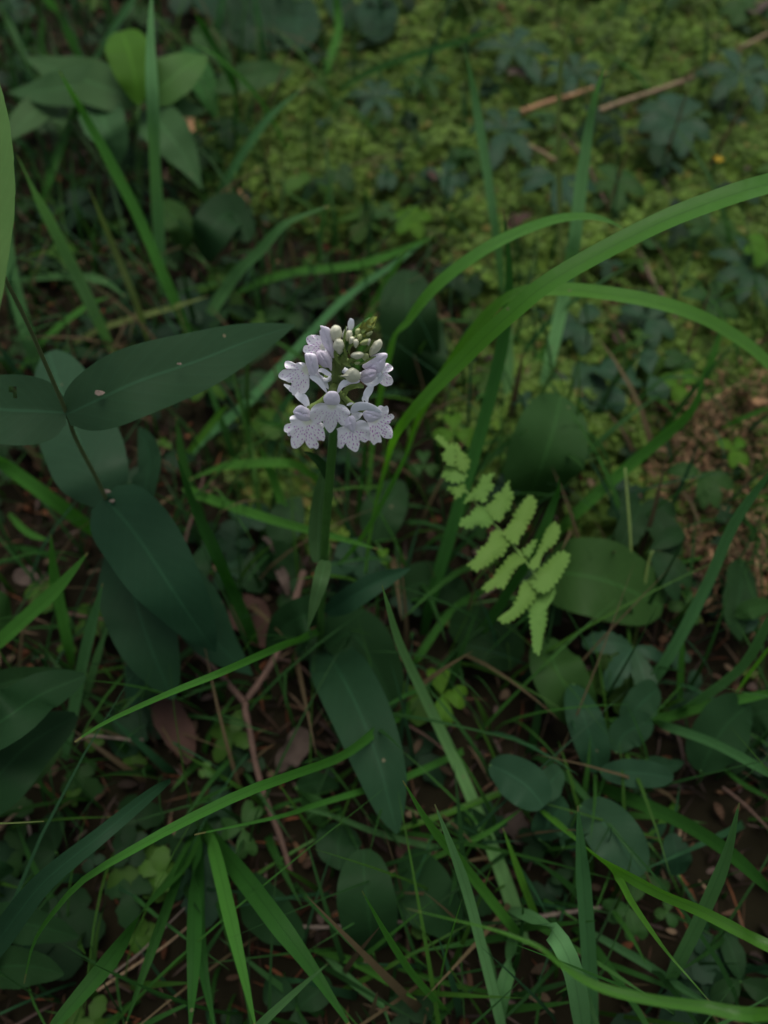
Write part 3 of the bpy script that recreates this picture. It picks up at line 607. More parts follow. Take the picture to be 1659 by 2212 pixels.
one_leaf_plant('leafy_plant', 'stalk with rounded bluish-green leaves, the middle one level', [
 ([(1345,1560),(1375,1530),(1400,1505),(1422,1487)], 78, (.05,.055,.05), 'teald', dict(a=.5, b=.45)),
 ([(1330,1625),(1345,1590),(1375,1570),(1410,1560)], 76, (.045,.05,.05), 'teald', dict(a=.5, b=.45)),
 ([(1297,1668),(1345,1668),(1400,1672),(1454,1682)], 62, (.05,.055,.05), 'teal', dict(a=.5, b=.5)),
 ([(1395,1640),(1440,1655),(1480,1645)], 36, (.03,.03,.03), 'teald', dict())], (1395,1640), group=G)
one_leaf_plant('broad_leaved_plant', 'large dim leaf at the right edge under the falling blade', [
 ([(1512,1665),(1540,1610),(1575,1560),(1620,1522)], 130, (.03,.045,.04), 'dark', dict(a=.5, b=.5)),
 ([(1590,1560),(1640,1540),(1700,1530)], 90, (.02,.03,.03), 'dark', dict())], (1510,1690), group=G)
one_leaf_plant('leafy_plant', 'bluish rounded leaves stacked at the foot of the bright falling blade', [
 ([(1058,1652),(1100,1672),(1140,1700),(1175,1742)], 96, (.06,.065,.06), 'teal', dict(a=.5, b=.4)),
 ([(1150,1725),(1180,1700),(1212,1662)], 66, (.055,.06,.055), 'teal', dict(a=.5, b=.4)),
 ([(1165,1812),(1185,1780),(1222,1730)], 76, (.04,.045,.04), 'teald', dict(a=.5, b=.4)),
 ([(1255,1740),(1300,1775),(1345,1830),(1384,1892)], 112, (.045,.05,.045), 'teal', dict(a=.5, b=.5)),
 ([(1215,1830),(1235,1800),(1250,1750)], 60, (.03,.03,.03), 'teald', dict())], (1200,1850), group=G)
one_leaf_plant('leafy_plant', 'small plant with one upright bluish oval leaf at lower right', [
 ([(1465,1890),(1462,1850),(1452,1800)], 62, (.03,.04,.04), 'teald', dict(a=.5, b=.5)), ([(1400,1820),(1420,1795),(1440,1780)], 30, (.03,.03,.03), 'teald', dict())], (1475,1940), group=G)
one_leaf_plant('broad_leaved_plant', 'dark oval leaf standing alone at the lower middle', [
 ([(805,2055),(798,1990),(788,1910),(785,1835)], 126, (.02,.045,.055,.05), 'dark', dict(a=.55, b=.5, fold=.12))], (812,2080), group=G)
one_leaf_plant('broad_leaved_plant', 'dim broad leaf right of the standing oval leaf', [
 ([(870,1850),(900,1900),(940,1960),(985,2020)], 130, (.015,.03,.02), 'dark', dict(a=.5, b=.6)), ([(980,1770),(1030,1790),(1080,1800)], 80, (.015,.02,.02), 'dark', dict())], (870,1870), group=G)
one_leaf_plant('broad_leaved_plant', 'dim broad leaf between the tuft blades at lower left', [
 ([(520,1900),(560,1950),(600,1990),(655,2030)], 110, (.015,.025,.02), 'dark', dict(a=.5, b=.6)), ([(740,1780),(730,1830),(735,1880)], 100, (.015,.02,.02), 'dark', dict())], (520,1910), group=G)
one_leaf_plant('leafy_plant', 'small mid-green leaf under the long arching blade', [
 ([(650,1730),(680,1750),(700,1790)], 60, (.02,.03,.02), 'mid', dict()), ([(640,1700),(690,1690),(735,1700)], 46, (.02,.025,.02), 'dark', dict())], (660,1740), group=G)
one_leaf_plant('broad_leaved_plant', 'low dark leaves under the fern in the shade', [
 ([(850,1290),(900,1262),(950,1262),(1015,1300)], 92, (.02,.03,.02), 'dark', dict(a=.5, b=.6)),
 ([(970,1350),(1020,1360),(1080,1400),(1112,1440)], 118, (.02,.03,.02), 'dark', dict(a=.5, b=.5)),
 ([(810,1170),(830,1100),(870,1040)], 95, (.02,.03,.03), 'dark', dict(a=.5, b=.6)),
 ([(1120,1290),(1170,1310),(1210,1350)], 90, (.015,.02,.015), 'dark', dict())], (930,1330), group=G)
one_leaf_plant('broad_leaved_plant', 'narrow dark leaf hanging at the right edge', [
 ([(1600,1210),(1600,1270),(1590,1330),(1600,1385)], 78, (.03,.04,.03), 'dark', dict()), ([(1590,1330),(1625,1315),(1680,1300)], 44, (.04,.045,.04), 'mid', dict())], (1610,1230), group=G)
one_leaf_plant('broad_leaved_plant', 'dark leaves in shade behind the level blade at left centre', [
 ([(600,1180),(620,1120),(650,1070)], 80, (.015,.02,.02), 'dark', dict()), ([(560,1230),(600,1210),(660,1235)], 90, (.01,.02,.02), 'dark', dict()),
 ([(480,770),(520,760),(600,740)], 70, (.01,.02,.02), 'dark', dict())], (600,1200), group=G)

# --- small plants with rosettes of leaflets
def rosette(label, c, h, r, angs, tone, ar=.42, teeth=0, ab=(.8, .6), name='seedling', cat='plant', notch=0, droop=.25, tilt=(0, 0), group='small low plants among the moss'):
    cc = at(*c, h); g = np.array([cc[0]+random.uniform(-.006, .006), cc[1]-.004, max(-.003, ground_z(cc[0], cc[1])-.002)])
    e = empty(name, g, label, cat, group)
    R = r*depth(cc)/FX
    if h > .004: stem_mesh('stalk', [g, (g+cc)/2+np.array([.001, 0, 0]), cc], .0007, .0005, M['stem'], e, 6, 5)
    for k, a_ in enumerate(angs):
        sc = 1
        if isinstance(a_, tuple): a_, sc = a_
        an = math.radians(a_); d = np.array((math.cos(an), math.sin(an)*1.25, 0)); d[2] = tilt[0]*d[0]+tilt[1]*d[1]
        Rl = R*sc; n = 16; t = np.linspace(0, 1, n)
        P = np.array([cc + d*Rl*(x+.03) + np.array((0, 0, Rl*(.18*math.sin(x*2.2)-droop*x*x))) for x in t])
        W = Rl*2*ar*prof(np.clip(t, .02, .985), *ab)
        V, F, UV = sheet(P, W, (0, -.2, 1), 7, .16, 0, 0, teeth, 6, .03, random.random())
        V = np.array(V)
        if notch:   # heart-shaped leaflet: the tip drawn back in the middle
            for i in range(n-3, n):
                V[i*7+3] -= d*Rl*notch*(i-n+4)/3; V[i*7+2] -= d*Rl*notch*.4*(i-n+4)/3; V[i*7+4] -= d*Rl*notch*.4*(i-n+4)/3
        mk('leaflet', V, F, M[tone], e, UV)
    return e
OX = dict(ar=.50, ab=(.9, .28), notch=.16, name='wood_sorrel', cat='wood sorrel', group='wood sorrel leaves near the ground')
AN = dict(ar=.20, teeth=.35, ab=(1.0, .7), name='toothed_seedling', cat='plant')
rosette('bright wood sorrel with three heart-shaped leaflets left of the broad dark leaves', (955,1502), .03, 50, [100, -5, -95], 'lime', **OX)
rosette('mid-green wood sorrel beneath the long arching blade at lower left', (525,1790), .02, 46, [60, 180, -70], 'mid', **OX)
rosette('pale wood sorrel behind the narrow bright blade at lower right', (1398,1890), .02, 42, [80, -40, 200], 'mid', **OX)
rosette('wood sorrel below its paler neighbour at lower right', (1358,1958), .02, 50, [60, -80, 190], 'mid', **OX)
rosette('round bluish wood sorrel under the sagging bright arch', (1330,830), .03, 56, [120, 20, -110], 'teal', **OX)
rosette('bluish leaves beside the wood sorrel under the sagging arch', (1405,810), .03, 50, [100, -80], 'teal', **OX)
rosette('lime round-lobed leaf beside the fern tip', (982,935), .05, 42, [95, 200, -20], 'lime', **OX)
rosette('small round green leaf between the flower head and the fern', (915,1005), .03, 30, [90, 210, -30], 'mid', **OX)
rosette('tiny yellowish round leaf at the tip of the thin crossing blade', (827,1212), .02, 24, [90, 210, -30], 'lime', **OX)
rosette('small bright leaf cluster among the withered brown frond', (1585,972), .03, 36, [150, 40, -60, 250], 'lime', ar=.35)
rosette('bluish toothed leaf in the middle of the moss', (812,212), .025, 62, [170, 60, 110, -60, -120, 10], 'teal', **AN)
rosette('brighter toothed leaf right of the bluish one in the moss', (922,172), .02, 52, [120, 60, 0, -70, -130, 180], 'mid', **AN)
rosette('bluish deeply cut leaf at the upper middle edge of the moss', (1105,110), .03, 88, [(170,.9), (110,.7), 60, 0, (-60,1.1), (-120,.8)], 'teal', **AN)
rosette('dark deeply cut leaf below the bluish one at the upper middle', (1090,282), .02, 75, [175, 120, 10, (-60,1.2), (-110,1.3), 60], 'teal', **AN)
rosette('dark cut leaf behind the thin olive stalk at the top', (1240,160), .02, 70, [150, 80, 20, -40, -110, 200], 'teal', **AN)
rosette('drooping dark leaf cluster crossed by the olive stalk', (1205,385), .03, 82, [170, 200, -20, -70, -100], 'teal', **AN)
rosette('dark toothed leaf fanning on the moss at the upper right', (1465,262), .03, 88, [150, 190, 225, 262, 100, 50, (-40,.8)], 'teal', ar=.28, teeth=.3, ab=(1.0,.7), name='toothed_seedling')
rosette('bluish cut leaf at the upper right edge', (1600,165), .035, 92, [170, 100, 40, -20, -80, 220], 'teal', **AN)
rosette('bright pointed leaf below the broadest blade at the right', (1535,498), .025, 62, [150, 190, 20, -20, -60, 100], 'mid', **AN)
rosette('dark small leaf in the moss left of centre', (838,370), .015, 44, [140, 30, -80, -110], 'teal', ar=.32)
rosette('dark leaflets beside the red-brown bits in the moss', (955,385), .015, 50, [160, 190, 60, -20, -70], 'teal', ar=.28)
rosette('yellow-green star-shaped leaf at the moss edge above the flower', (892,478), .02, 42, [90, 20, 150, -70, 220], 'lime', ar=.35)
rosette('small green leaf left of the yellow-green star', (835,460), .012, 30, [90, 200, -40], 'mid', ar=.45)
rosette('small plant of oval green leaflets on the moss at right', (1330,400), .02, 62, [(110,1), (35,.9), (190,.8), -20, -100], 'mid', ar=.3)
rosette('lower tier of oval leaflets under the small mossy plant', (1325,430), .012, 48, [200, -30, -90], 'mid', ar=.32)
rosette('dark lobed leaf over the withered frond', (1385,1088), .04, 92, [(195,.8), (170,.7), (235,1.1), (-60,1.2), (-15,.8)], 'dark', ar=.3, teeth=.2)
rosette('three drooping green leaflets over the withered frond', (1515,1022), .035, 66, [175, -25, -75, -100], 'mid', ar=.27)
rosette('dark three-fingered leaf at the foot of the straight slanting blade', (1402,1190), .045, 96, [25, -40, -65], 'dark', ar=.22)
rosette('bluish toothed leaf at the foot of two thin stems', (1368,1398), .04, 104, [(175,1), (225,.95), (-82,1), (-20,.6)], 'teal', ar=.24, teeth=.3)
rosette('bright green leaf at the top right edge', (1620,22), .02, 60, [180, 220, -30, 90], 'mid', ar=.35)
rosette('green leaves at the right edge beside the sagging arch', (1620,580), .03, 85, [150, 200, 90, -80, -120], 'teal', **AN)
rosette('fresh pointed leaves left of the right edge above the sagging arch', (1535,650), .03, 60, [160, 60, -40, -100], 'mid', ar=.26)
rosette('dark leaves beneath the sagging arch', (1400,690), .02, 60, [150, 40, -40, -90], 'teal', ar=.28)
rosette('round bluish leaf right of the moss under the arch', (1395,750), .03, 40, [90, -90], 'teal', ar=.5)
rosette('yellow-green leaflets under the arch beside a drooping stem', (1470,830), .02, 46, [170, 30, 250], 'lime', ar=.4)
rosette('small green leaf below the pale leaf at the right edge', (1480,1310), .02, 36, [60, 180, -60], 'mid', ar=.4)
rosette('dull leaves in the shade beside the red-brown twig', (640,1290), .02, 40, [90, 200, -20], 'dark', ar=.4)
rosette('dark leaves under the broad arch near the tall blade', (1250,700), .02, 64, [170, 40, -90, 210], 'teal', ar=.32)
rosette('dark leaves behind the big oval leaf', (1240,850), .02, 80, [150, 20, -30, 60], 'teal', ar=.3)
rosette('pale round leaf at the left of the lower twig', (446,1665), .012, 16, [90, 210, -30], 'light', ar=.6)
rosette('small bright leaf in the lower right thicket', (1440,1970), .012, 26, [70, 190, -60], 'mid', ar=.45)
rosette('small yellow-green leaf at the right edge below the arch', (1655,540), .04, 46, [120, 230, 180], 'lime', ar=.35)
rosette('bright pointed leaf left of the right edge below the long blade', (1640,1335), .03, 60, [170, 200, 150], 'teal', ar=.3)
rosette('dark leaf in the lower left shade under the teal blade', (120,1840), .015, 70, [170, 220, 110], 'dark', ar=.4)
rosette('dark leaf at the lower edge behind the pale sharp blade', (640,2180), .015, 80, [150, 30, -80], 'dark', ar=.4)
rosette('dark leaf at the bottom right corner', (1600,2120), .015, 70, [100, 200, -20], 'dark', ar=.35)

# yellow flower specks
def small_flower(label, c, h, r):
    cc = at(*c, h); g = np.array([cc[0], cc[1], ground_z(cc[0], cc[1])]); e = empty('yellow_flower', g, label, 'flower'); R = r*depth(cc)/FX
    stem_mesh('stalk', [g, (g+cc)/2, cc], .0006, .0005, M['stem'], e, 6, 5)
    for k in range(5):
        an = k*1.257; d = np.array((math.cos(an), math.sin(an), .9)); t = np.linspace(0, 1, 7)
        P = np.array([cc+d*R*x for x in t]); V, F, UV = sheet(P, R*1.0*prof(np.clip(t, .03, .97), .8, .4), (0, 0, 1), 5, .1); mk('petal', V, F, M['yellow'], e, UV)
small_flower('tiny yellow flower in the moss at the right', (1550,350), .03, 10)

# --- thin drooping stalks at the right
def stalk(label, pts, h, r=.0009, mat='stem_o', group='thin stalks rising among the low plants', cat='stalk', name='thin_stalk'):
    P = px3(pts, h); P[0] = np.array([P[0][0], P[0][1], min(P[0][2], .001)]); Q = spline(P, 26)
    V, F = tube(Q, np.linspace(r, r*.7, 26), 7); return tag(mk(name, V, F, M[mat], None, loc=tuple(P[0])), label, cat, group)
stalk('thin olive stalk bending between the round leaves and the frond', [(1357,1010),(1352,930),(1352,870),(1370,800),(1386,750)], (0,.04))
stalk('left of two thin stalks crossing the big flat leaf', [(1360,1400),(1362,1280),(1362,1170),(1350,1010)], (0,.05,.08))
stalk('right of two thin stalks crossing the big flat leaf', [(1367,1400),(1385,1310),(1400,1219),(1410,1190)], (0,.05,.06))
stalk('pale straight stalk at the top over the upper leaves', [(1045,95),(1030,55),(1005,0),(990,-40)], (0,.05))
stalk('hair-thin curved stalk at the right edge above the sagging arch', [(1630,620),(1635,560),(1650,500),(1670,470)], (.01,.06), .0005)
stalk('hair-thin pale stalk beneath the broad blade', [(1410,700),(1420,640),(1395,560),(1370,520)], (.01,.04), .0005)

# ================================================================== the fern
def fern():
    def c7(x, y): return (788.3+x*.3655, 909.6+y*.3655)
    e = empty('oak_fern', at(*c7(1000,1330), 0), 'light yellow-green fern frond with toothed leaflets behind the orchid', 'fern')
    rp = [c7(440,110), c7(530,240), c7(590,400), c7(700,540), c7(830,680), c7(950,830), c7(1030,960), c7(1080,1120)]
    hh = [.115,.1135,.108,.104,.099,.094,.086,.03]
    P = px3(rp, hh); P.append(at(*c7(1010,1380), -.002))
    Q = spline(P, 50); V, F = tube(Q, np.linspace(.0003, .0007, 50), 7); mk('rachis', V, F, M['fern_stalk'], e)
    rr = random.Random(3)
    def c8(x, y): return (864.1+x*.2931, 864.1+y*.2931)
    pin = [(.117, [(262,270),(300,262),(330,300),(362,322),(400,330),(412,400),(400,470),(370,485),(330,450),(308,410),(330,384),(345,350),(320,325),(275,300)]),
           (.116, [(400,328),(432,330),(447,380),(490,400),(482,440),(512,430),(505,500),(470,530),(438,512),(410,480),(405,400)]),
           (.113, [(330,490),(400,462),(470,480),(492,560),(460,600),(400,610),(340,590),(305,550),(330,520)]),
           (.111, [(345,650),(380,640),(420,640),(470,615),(470,680),(415,727),(390,690)]),
           (.110, [(600,560),(640,553),(692,538),(670,590),(692,640),(660,680),(642,702),(628,755),(580,740),(540,735),(470,755),(520,690),(550,650),(590,610)]),
           (.106, [(443,922),(450,880),(510,850),(540,810),(600,778),(645,790),(678,860),(670,922),(630,937),(590,930),(560,915),(520,947),(480,940)]),
           (.107, [(802,592),(802,640),(837,700),(820,760),(802,812),(760,832),(757,880),(722,892),(690,880),(660,840),(633,795),(660,762),(690,740),(700,690),(740,680),(770,640)]),
           (.103, [(965,705),(1002,740),(1000,800),(975,860),(940,920),(912,980),(880,1012),(862,1062),(815,1045),(755,985),(780,955),(800,920),(830,880),(840,840),(870,800),(900,760),(930,720)]),
           (.101, [(740,962),(770,1000),(815,1050),(790,1085),(762,1142),(720,1162),(680,1190),(640,1222),(600,1240),(560,1262),(530,1240),(498,1218),(530,1190),(560,1165),(570,1120),(610,1080),(640,1060),(660,1020),(685,965)]),
           (.096, [(900,1110),(945,1165),(870,1222),(820,1290),(792,1342),(760,1387),(700,1380),(650,1412),(608,1390),(640,1350),(690,1310),(710,1260),(750,1220),(780,1180),(825,1135)]),
           (.098, [(1000,1025),(990,1090),(945,1160),(905,1110),(930,1080)]),
           (.098, [(1130,900),(1178,940),(1170,1000),(1140,1060),(1090,1100),(1050,1140),(1022,1190),(1012,1240),(958,1240),(958,1200),(1000,1150),(1020,1090),(1050,1030),(1080,960)]),
           (.091, [(1242,1128),(1247,1180),(1212,1250),(1172,1320),(1130,1372),(1070,1420),(1010,1405),(960,1340),(1000,1262),(1080,1200),(1130,1150),(1180,1118)]),
           (.088, [(1010,1330),(1020,1390),(982,1480),(900,1570),(830,1622),(770,1647),(725,1618),(760,1588),(810,1560),(840,1500),(870,1440),(900,1350),(950,1325)]),
           (.084, [(955,1500),(1000,1430),(1060,1400),(1142,1380),(1130,1450),(1082,1520),(1077,1640),(1052,1740),(1025,1872),(983,1840),(975,1740),(958,1640)])]
    for h, poly in pin:
        m = len(poly); P = np.array(poly, float); Q = []
        for i in range(m):      # soften the outline, then notch it finely
            a_, b_, c_, d_ = P[(i-1) % m], P[i], P[(i+1) % m], P[(i+2) % m]
            for t in np.linspace(0, 1, 6, endpoint=False): Q.append(.5*((2*b_)+(-a_+c_)*t+(2*a_-5*b_+4*c_-d_)*t*t+(-a_+3*b_-3*c_+d_)*t**3))
        Q = np.array(Q+[Q[0]]); d = np.r_[0, np.cumsum(np.linalg.norm(np.diff(Q, axis=0), axis=1))]; n = max(60, int(d[-1]/5)); sg = np.linspace(0, d[-1], n, endpoint=False)
        O = np.c_[np.interp(sg, d, Q[:, 0]), np.interp(sg, d, Q[:, 1])]; T = np.roll(O, -1, 0)-np.roll(O, 1, 0); T /= np.linalg.norm(T, axis=1)[:, None]
        O = O + np.c_[T[:, 1], -T[:, 0]]*(23*(np.abs(np.sin(sg*math.pi/44+rr.random()))**.7-.66))[:, None]
        c = O.mean(0); V = [at(*c8(*c), h)]; ph = rr.uniform(0, 6)
        for q in (.25, .5, .75, 1):
            for x, y in c+(O-c)*q: V.append(at(*c8(x, y), h-.0010*q*q+.0005*math.sin((x+y)*.013+ph)*q))
        F = [(0, 1+i, 1+(i+1) % n) for i in range(n)] + [(1+k*n+i, 1+(k+1)*n+i, 1+(k+1)*n+(i+1) % n, 1+k*n+(i+1) % n) for k in range(3) for i in range(n)]
        mk('leaflet', V, F, M['fern'], e, [(.5, .5)]*len(V))
fern()

# ================================================================== twigs, straws, dead leaves
def twig(label, pts, h, w, mat='bark', name='twig', cat='twig', group='fallen twigs and dry stalks on the forest floor', branches=()):
    hs = np.interp(np.linspace(0, 1, len(pts)), np.linspace(0, 1, len(h)), h); P = px3(pts, hs)
    Q = spline(P, 40); r = w*depth(P[0])/FX/2; rs = random.Random(len(label))
    R = np.array([r*(1-.4*i/39)*(1+.12*math.sin(i*1.7)+rs.uniform(-.1, .1)) for i in range(40)])
    if not branches:
        V, F = tube(Q, R, 8); return tag(mk(name, V, F, M[mat], None, loc=tuple(P[0])), label, cat, group)
    e = empty(name, P[0], label, cat, group); V, F = tube(Q, R, 8); mk('main_shoot', V, F, M[mat], e)
    for bp in branches:
        Q = spline(px3(bp[0], bp[1]), 24); V, F = tube(Q, np.linspace(r*.85, r*.5, 24), 8); mk('branch', V, F, M[mat], e)
twig('forked pinkish-brown twig below the orchid', [(655,1235),(640,1290),(607,1395),(560,1475),(530,1520),(540,1580),(552,1650),(575,1730),(606,1810),(628,1885)], (.03,.035,.03,.02,.01), 16, branches=[([(532,1522),(505,1490),(478,1460),(415,1400)], (.026,.03,.02))])
twig('thin brown twig left of the pale round leaf hollow', [(392,1205),(405,1150),(425,1085),(440,1030)], (.01,.02), 8)
twig('thin grey twig lying level behind the dark oval leaf', [(600,1998),(700,2003),(860,1992),(930,1985),(1050,1995)], (.01,.012), 9, 'bark_p')
twig('pale twig lying right of the broad pale blade', [(1140,1985),(1200,1975),(1301,1960)], (.01,.012), 12, 'bark_p')
twig('longer dry grass stalk lying beside the tuft at lower left', [(210,2140),(300,2080),(360,2040),(425,1985)], (.01,.02), 6, 'straw_p', 'dry_stalk', 'dry stalk')
twig('second dry stalk lying parallel over the tuft', [(235,2110),(300,2060),(340,2020),(400,1960)], (.012,.03), 5, 'bark_p', 'dry_stalk', 'dry stalk')
twig('tan dry stalk lying on the moss at the upper right', [(1275,247),(1340,222),(1420,195),(1530,155)], (.012,.03), 12, 'straw_p', 'dry_stalk', 'dry stalk')
twig('orange-brown dry stalk pointing at the tall blunt blade', [(1125,243),(1180,222),(1230,208),(1282,190)], (.012,.025), 13, 'straw', 'dry_stalk', 'dry stalk')
twig('brown dry stalk slanting down across the moss', [(1160,247),(1210,288),(1260,340),(1290,400),(1310,440)], (.012,.02), 7, 'bark', 'dry_stalk', 'dry stalk')
twig('short tan stalk beside the drooping dark leaves', [(1133,310),(1165,325),(1202,347)], (.015,.03), 8, 'straw_p', 'dry_stalk', 'dry stalk')
twig('pale stalk at the upper right edge', [(1590,108),(1630,88),(1690,55)], (.012,.02), 9, 'straw_p', 'dry_stalk', 'dry stalk')
twig('dark brown twig lying under the sagging bright arch', [(1370,520),(1400,590),(1447,666),(1480,730),(1495,800)], (.01,.012), 13, 'bark')
twig('pinkish twig lying right of the big flat leaf', [(1400,1240),(1470,1240),(1580,1248)], (.01,.012), 9, 'bark')
twig('thin dry stalk at the left of the hanging leaves', [(145,1325),(200,1335),(270,1345)], (.01,.015), 8, 'bark', 'dry_stalk', 'dry stalk')
twig('pale dry stalk under the left pleated leaves', [(165,1600),(200,1590),(300,1600),(305,1596)], (.01,.02), 7, 'bark_p', 'dry_stalk', 'dry stalk')
twig('pair-forming dry stalk at the left edge above the teal blade', [(-10,1800),(20,1770),(45,1745)], (.01,.03), 9, 'straw_p', 'dry_stalk', 'dry stalk')
twig('dry stalk hanging by the left pleated leaves', [(55,1745),(65,1800),(75,1850)], (.012,.012), 8, 'bark_p', 'dry_stalk', 'dry stalk')
twig('thin root-like twig in the shade below the orchid leaf', [(590,1420),(650,1440),(700,1500)], (.01,.012), 7, 'bark')
twig('fine reddish twig at the lower right edge', [(1560,1700),(1610,1740),(1659,1790)], (.01,.012), 8, 'bark')
twig('fine brown twig under the long orchid leaf', [(870,1560),(920,1590),(960,1620)], (.01,.012), 7, 'bark')
def dead(label, pts, w, h, tone='dead', tw=.8):
    base = at(*pts[0], 0)
    o = leaf_mesh('dead_leaf', pts, w, h, tone, None, (random.gauss(0, .2), -.3, 1), .5, .6, .3, 0, .06, 12, .1, 26, 7, tw, loc=tuple(base)); return tag(o, label, 'dead leaf', 'dead leaves on the forest floor')
dead('reddish-brown curled dead leaf below the hanging leaves', [(345,1500),(370,1560),(395,1610),(405,1650)], 70, (.012,.025,.02))
dead('pinkish dead leaf beside the forked twig', [(660,1575),(640,1610),(615,1640),(600,1668)], 60, (.01,.02,.015), 'deadp')
dead('dark red-brown dead leaf under the orchid', [(510,1300),(540,1340),(570,1400)], 90, (.006,.012,.01))
dead('orange-brown dead leaf under the sagging arch', [(1325,710),(1335,735),(1350,765)], 46, (.02,.025,.02))
dead('orange bit of dead leaf at the right edge beyond the withered frond', [(1590,850),(1625,865),(1660,870)], 34, (.02,.03,.03), 'straw')
dead('pinkish-tan dead leaf in the moss at the upper middle', [(1095,150),(1125,162),(1150,185)], 40, (.02,.028,.02), 'deadp')
dead('small red-brown dead leaf in the moss above the thin blade', [(925,370),(935,385),(940,400)], 26, (.02,.025,.02))
dead('pale pink dead leaf at the top right corner', [(1615,30),(1640,18),(1665,0)], 36, (.02,.03,.03), 'deadp')
dead('brown dead leaf beneath the broadest blade', [(1095,490),(1120,475),(1150,460)], 40, (.02,.025,.02))
dead('tan narrow dead leaf below the flower at left', [(600,1222),(612,1250),(622,1288)], 24, (.012,.03,.025), 'deadp')
dead('tan sliver of dead leaf left of the orchid stem', [(568,1160),(580,1172),(593,1195)], 14, (.012,.03,.025), 'deadp')
dead('pinkish dead leaf behind the slanting clump', [(1085,1770),(1110,1790),(1130,1825)], 70, (.006,.012,.01), 'deadp')
dead('brown dead leaf in the shade right of the orchid leaf', [(860,1820),(900,1840),(930,1880)], 70, (.004,.01,.008))
dead('rusty dead leaf near the left edge of the dark hollow', [(385,245),(400,260),(415,285)], 36, (.01,.018,.015), 'straw')
dead('rusty bit of dead leaf under the tall upright blade', [(500,405),(520,440),(525,480)], 34, (.008,.015,.012), 'straw')
dead('mauve dead leaf low at the left edge', [(30,1240),(70,1250),(120,1275)], 44, (.006,.012,.01), 'deadp')

# ================================================================== the orchid
def cc(x, y): return (594.3+x*.16447, 679.2+y*.16447)      # scale of the close look at the head
YA = .1745
def dax(oy): return YA/(math.cos(PITCH)+math.sin(PITCH)*(CY-oy)/FX)
def K3(x, y, off):      # point of the head, OFF metres nearer than the stalk's own plane
    ox, oy = cc(x, y); return atd(ox, oy, dax(oy)-off)
orch = empty('spotted_orchid', aty(690, 1420, .158), 'spotted orchid with a head of white flowers dotted purple and cream buds', 'orchid')
rootp = aty(690, 1420, .158); rootp[2] = -.004
stemP = [rootp, aty(694,1320,.160), aty(699,1215,.163), aty(706,1110,.166), aty(714,1010,.169), aty(721,930,.171), aty(722,860,YA), aty(727,790,YA), aty(745,745,YA), aty(770,715,YA), aty(800,690,YA)]
Q = spline(stemP, 80); V, F = tube(Q, np.interp(np.linspace(0, 1, 80), [0, .5, .75, .9, 1], [.0021, .0019, .0017, .0016, .0008]), 14); mk('stem', V, F, M['stem'], orch)
# lower leaves of the orchid
def oleaf(pts, w, h, tone, **kw): return leaf_mesh('leaf', pts, w, h, tone, orch, **kw)
oleaf([(700,1400),(735,1455),(782,1550),(822,1660),(842,1740),(858,1800)], 128, (.01,.05,.065,.065,.06,.055), 'teald', a=.45, b=.72, fold=.28, n0=(.1,-.3,1), n=44)
oleaf([(692,1330),(660,1330),(620,1350),(575,1400)], 84, (.04,.06,.05,.03), 'dark', a=.5, b=.8, fold=.3)
oleaf([(705,1325),(760,1290),(820,1255),(886,1228)], 52, (.075,.095,.10,.095), 'teald', a=.5, b=.8, fold=.3, n0=(0,-.5,.8))
oleaf([(705,1400),(760,1370),(810,1440),(850,1530)], 128, (.03,.04,.03,.015), 'dark', a=.5, b=.6, fold=.15)
oleaf([(703,1212),(694,1250),(680,1300),(664,1362)], 34, (.137,.145,.138,.125), 'pale', a=.3, b=.9, fold=.25)
oleaf([(688,1215),(688,1160),(690,1100),(697,1040),(702,1000)], 40, (.122,.132,.146,.162,.172), 'pale', a=.3, b=.8, fold=.5, n0=(-.3,-.6,.7))
oleaf([(712,1040),(700,1010),(675,985),(655,975)], 22, (.165,.175,.185,.19), 'dark', a=.4, b=.9, fold=.3)

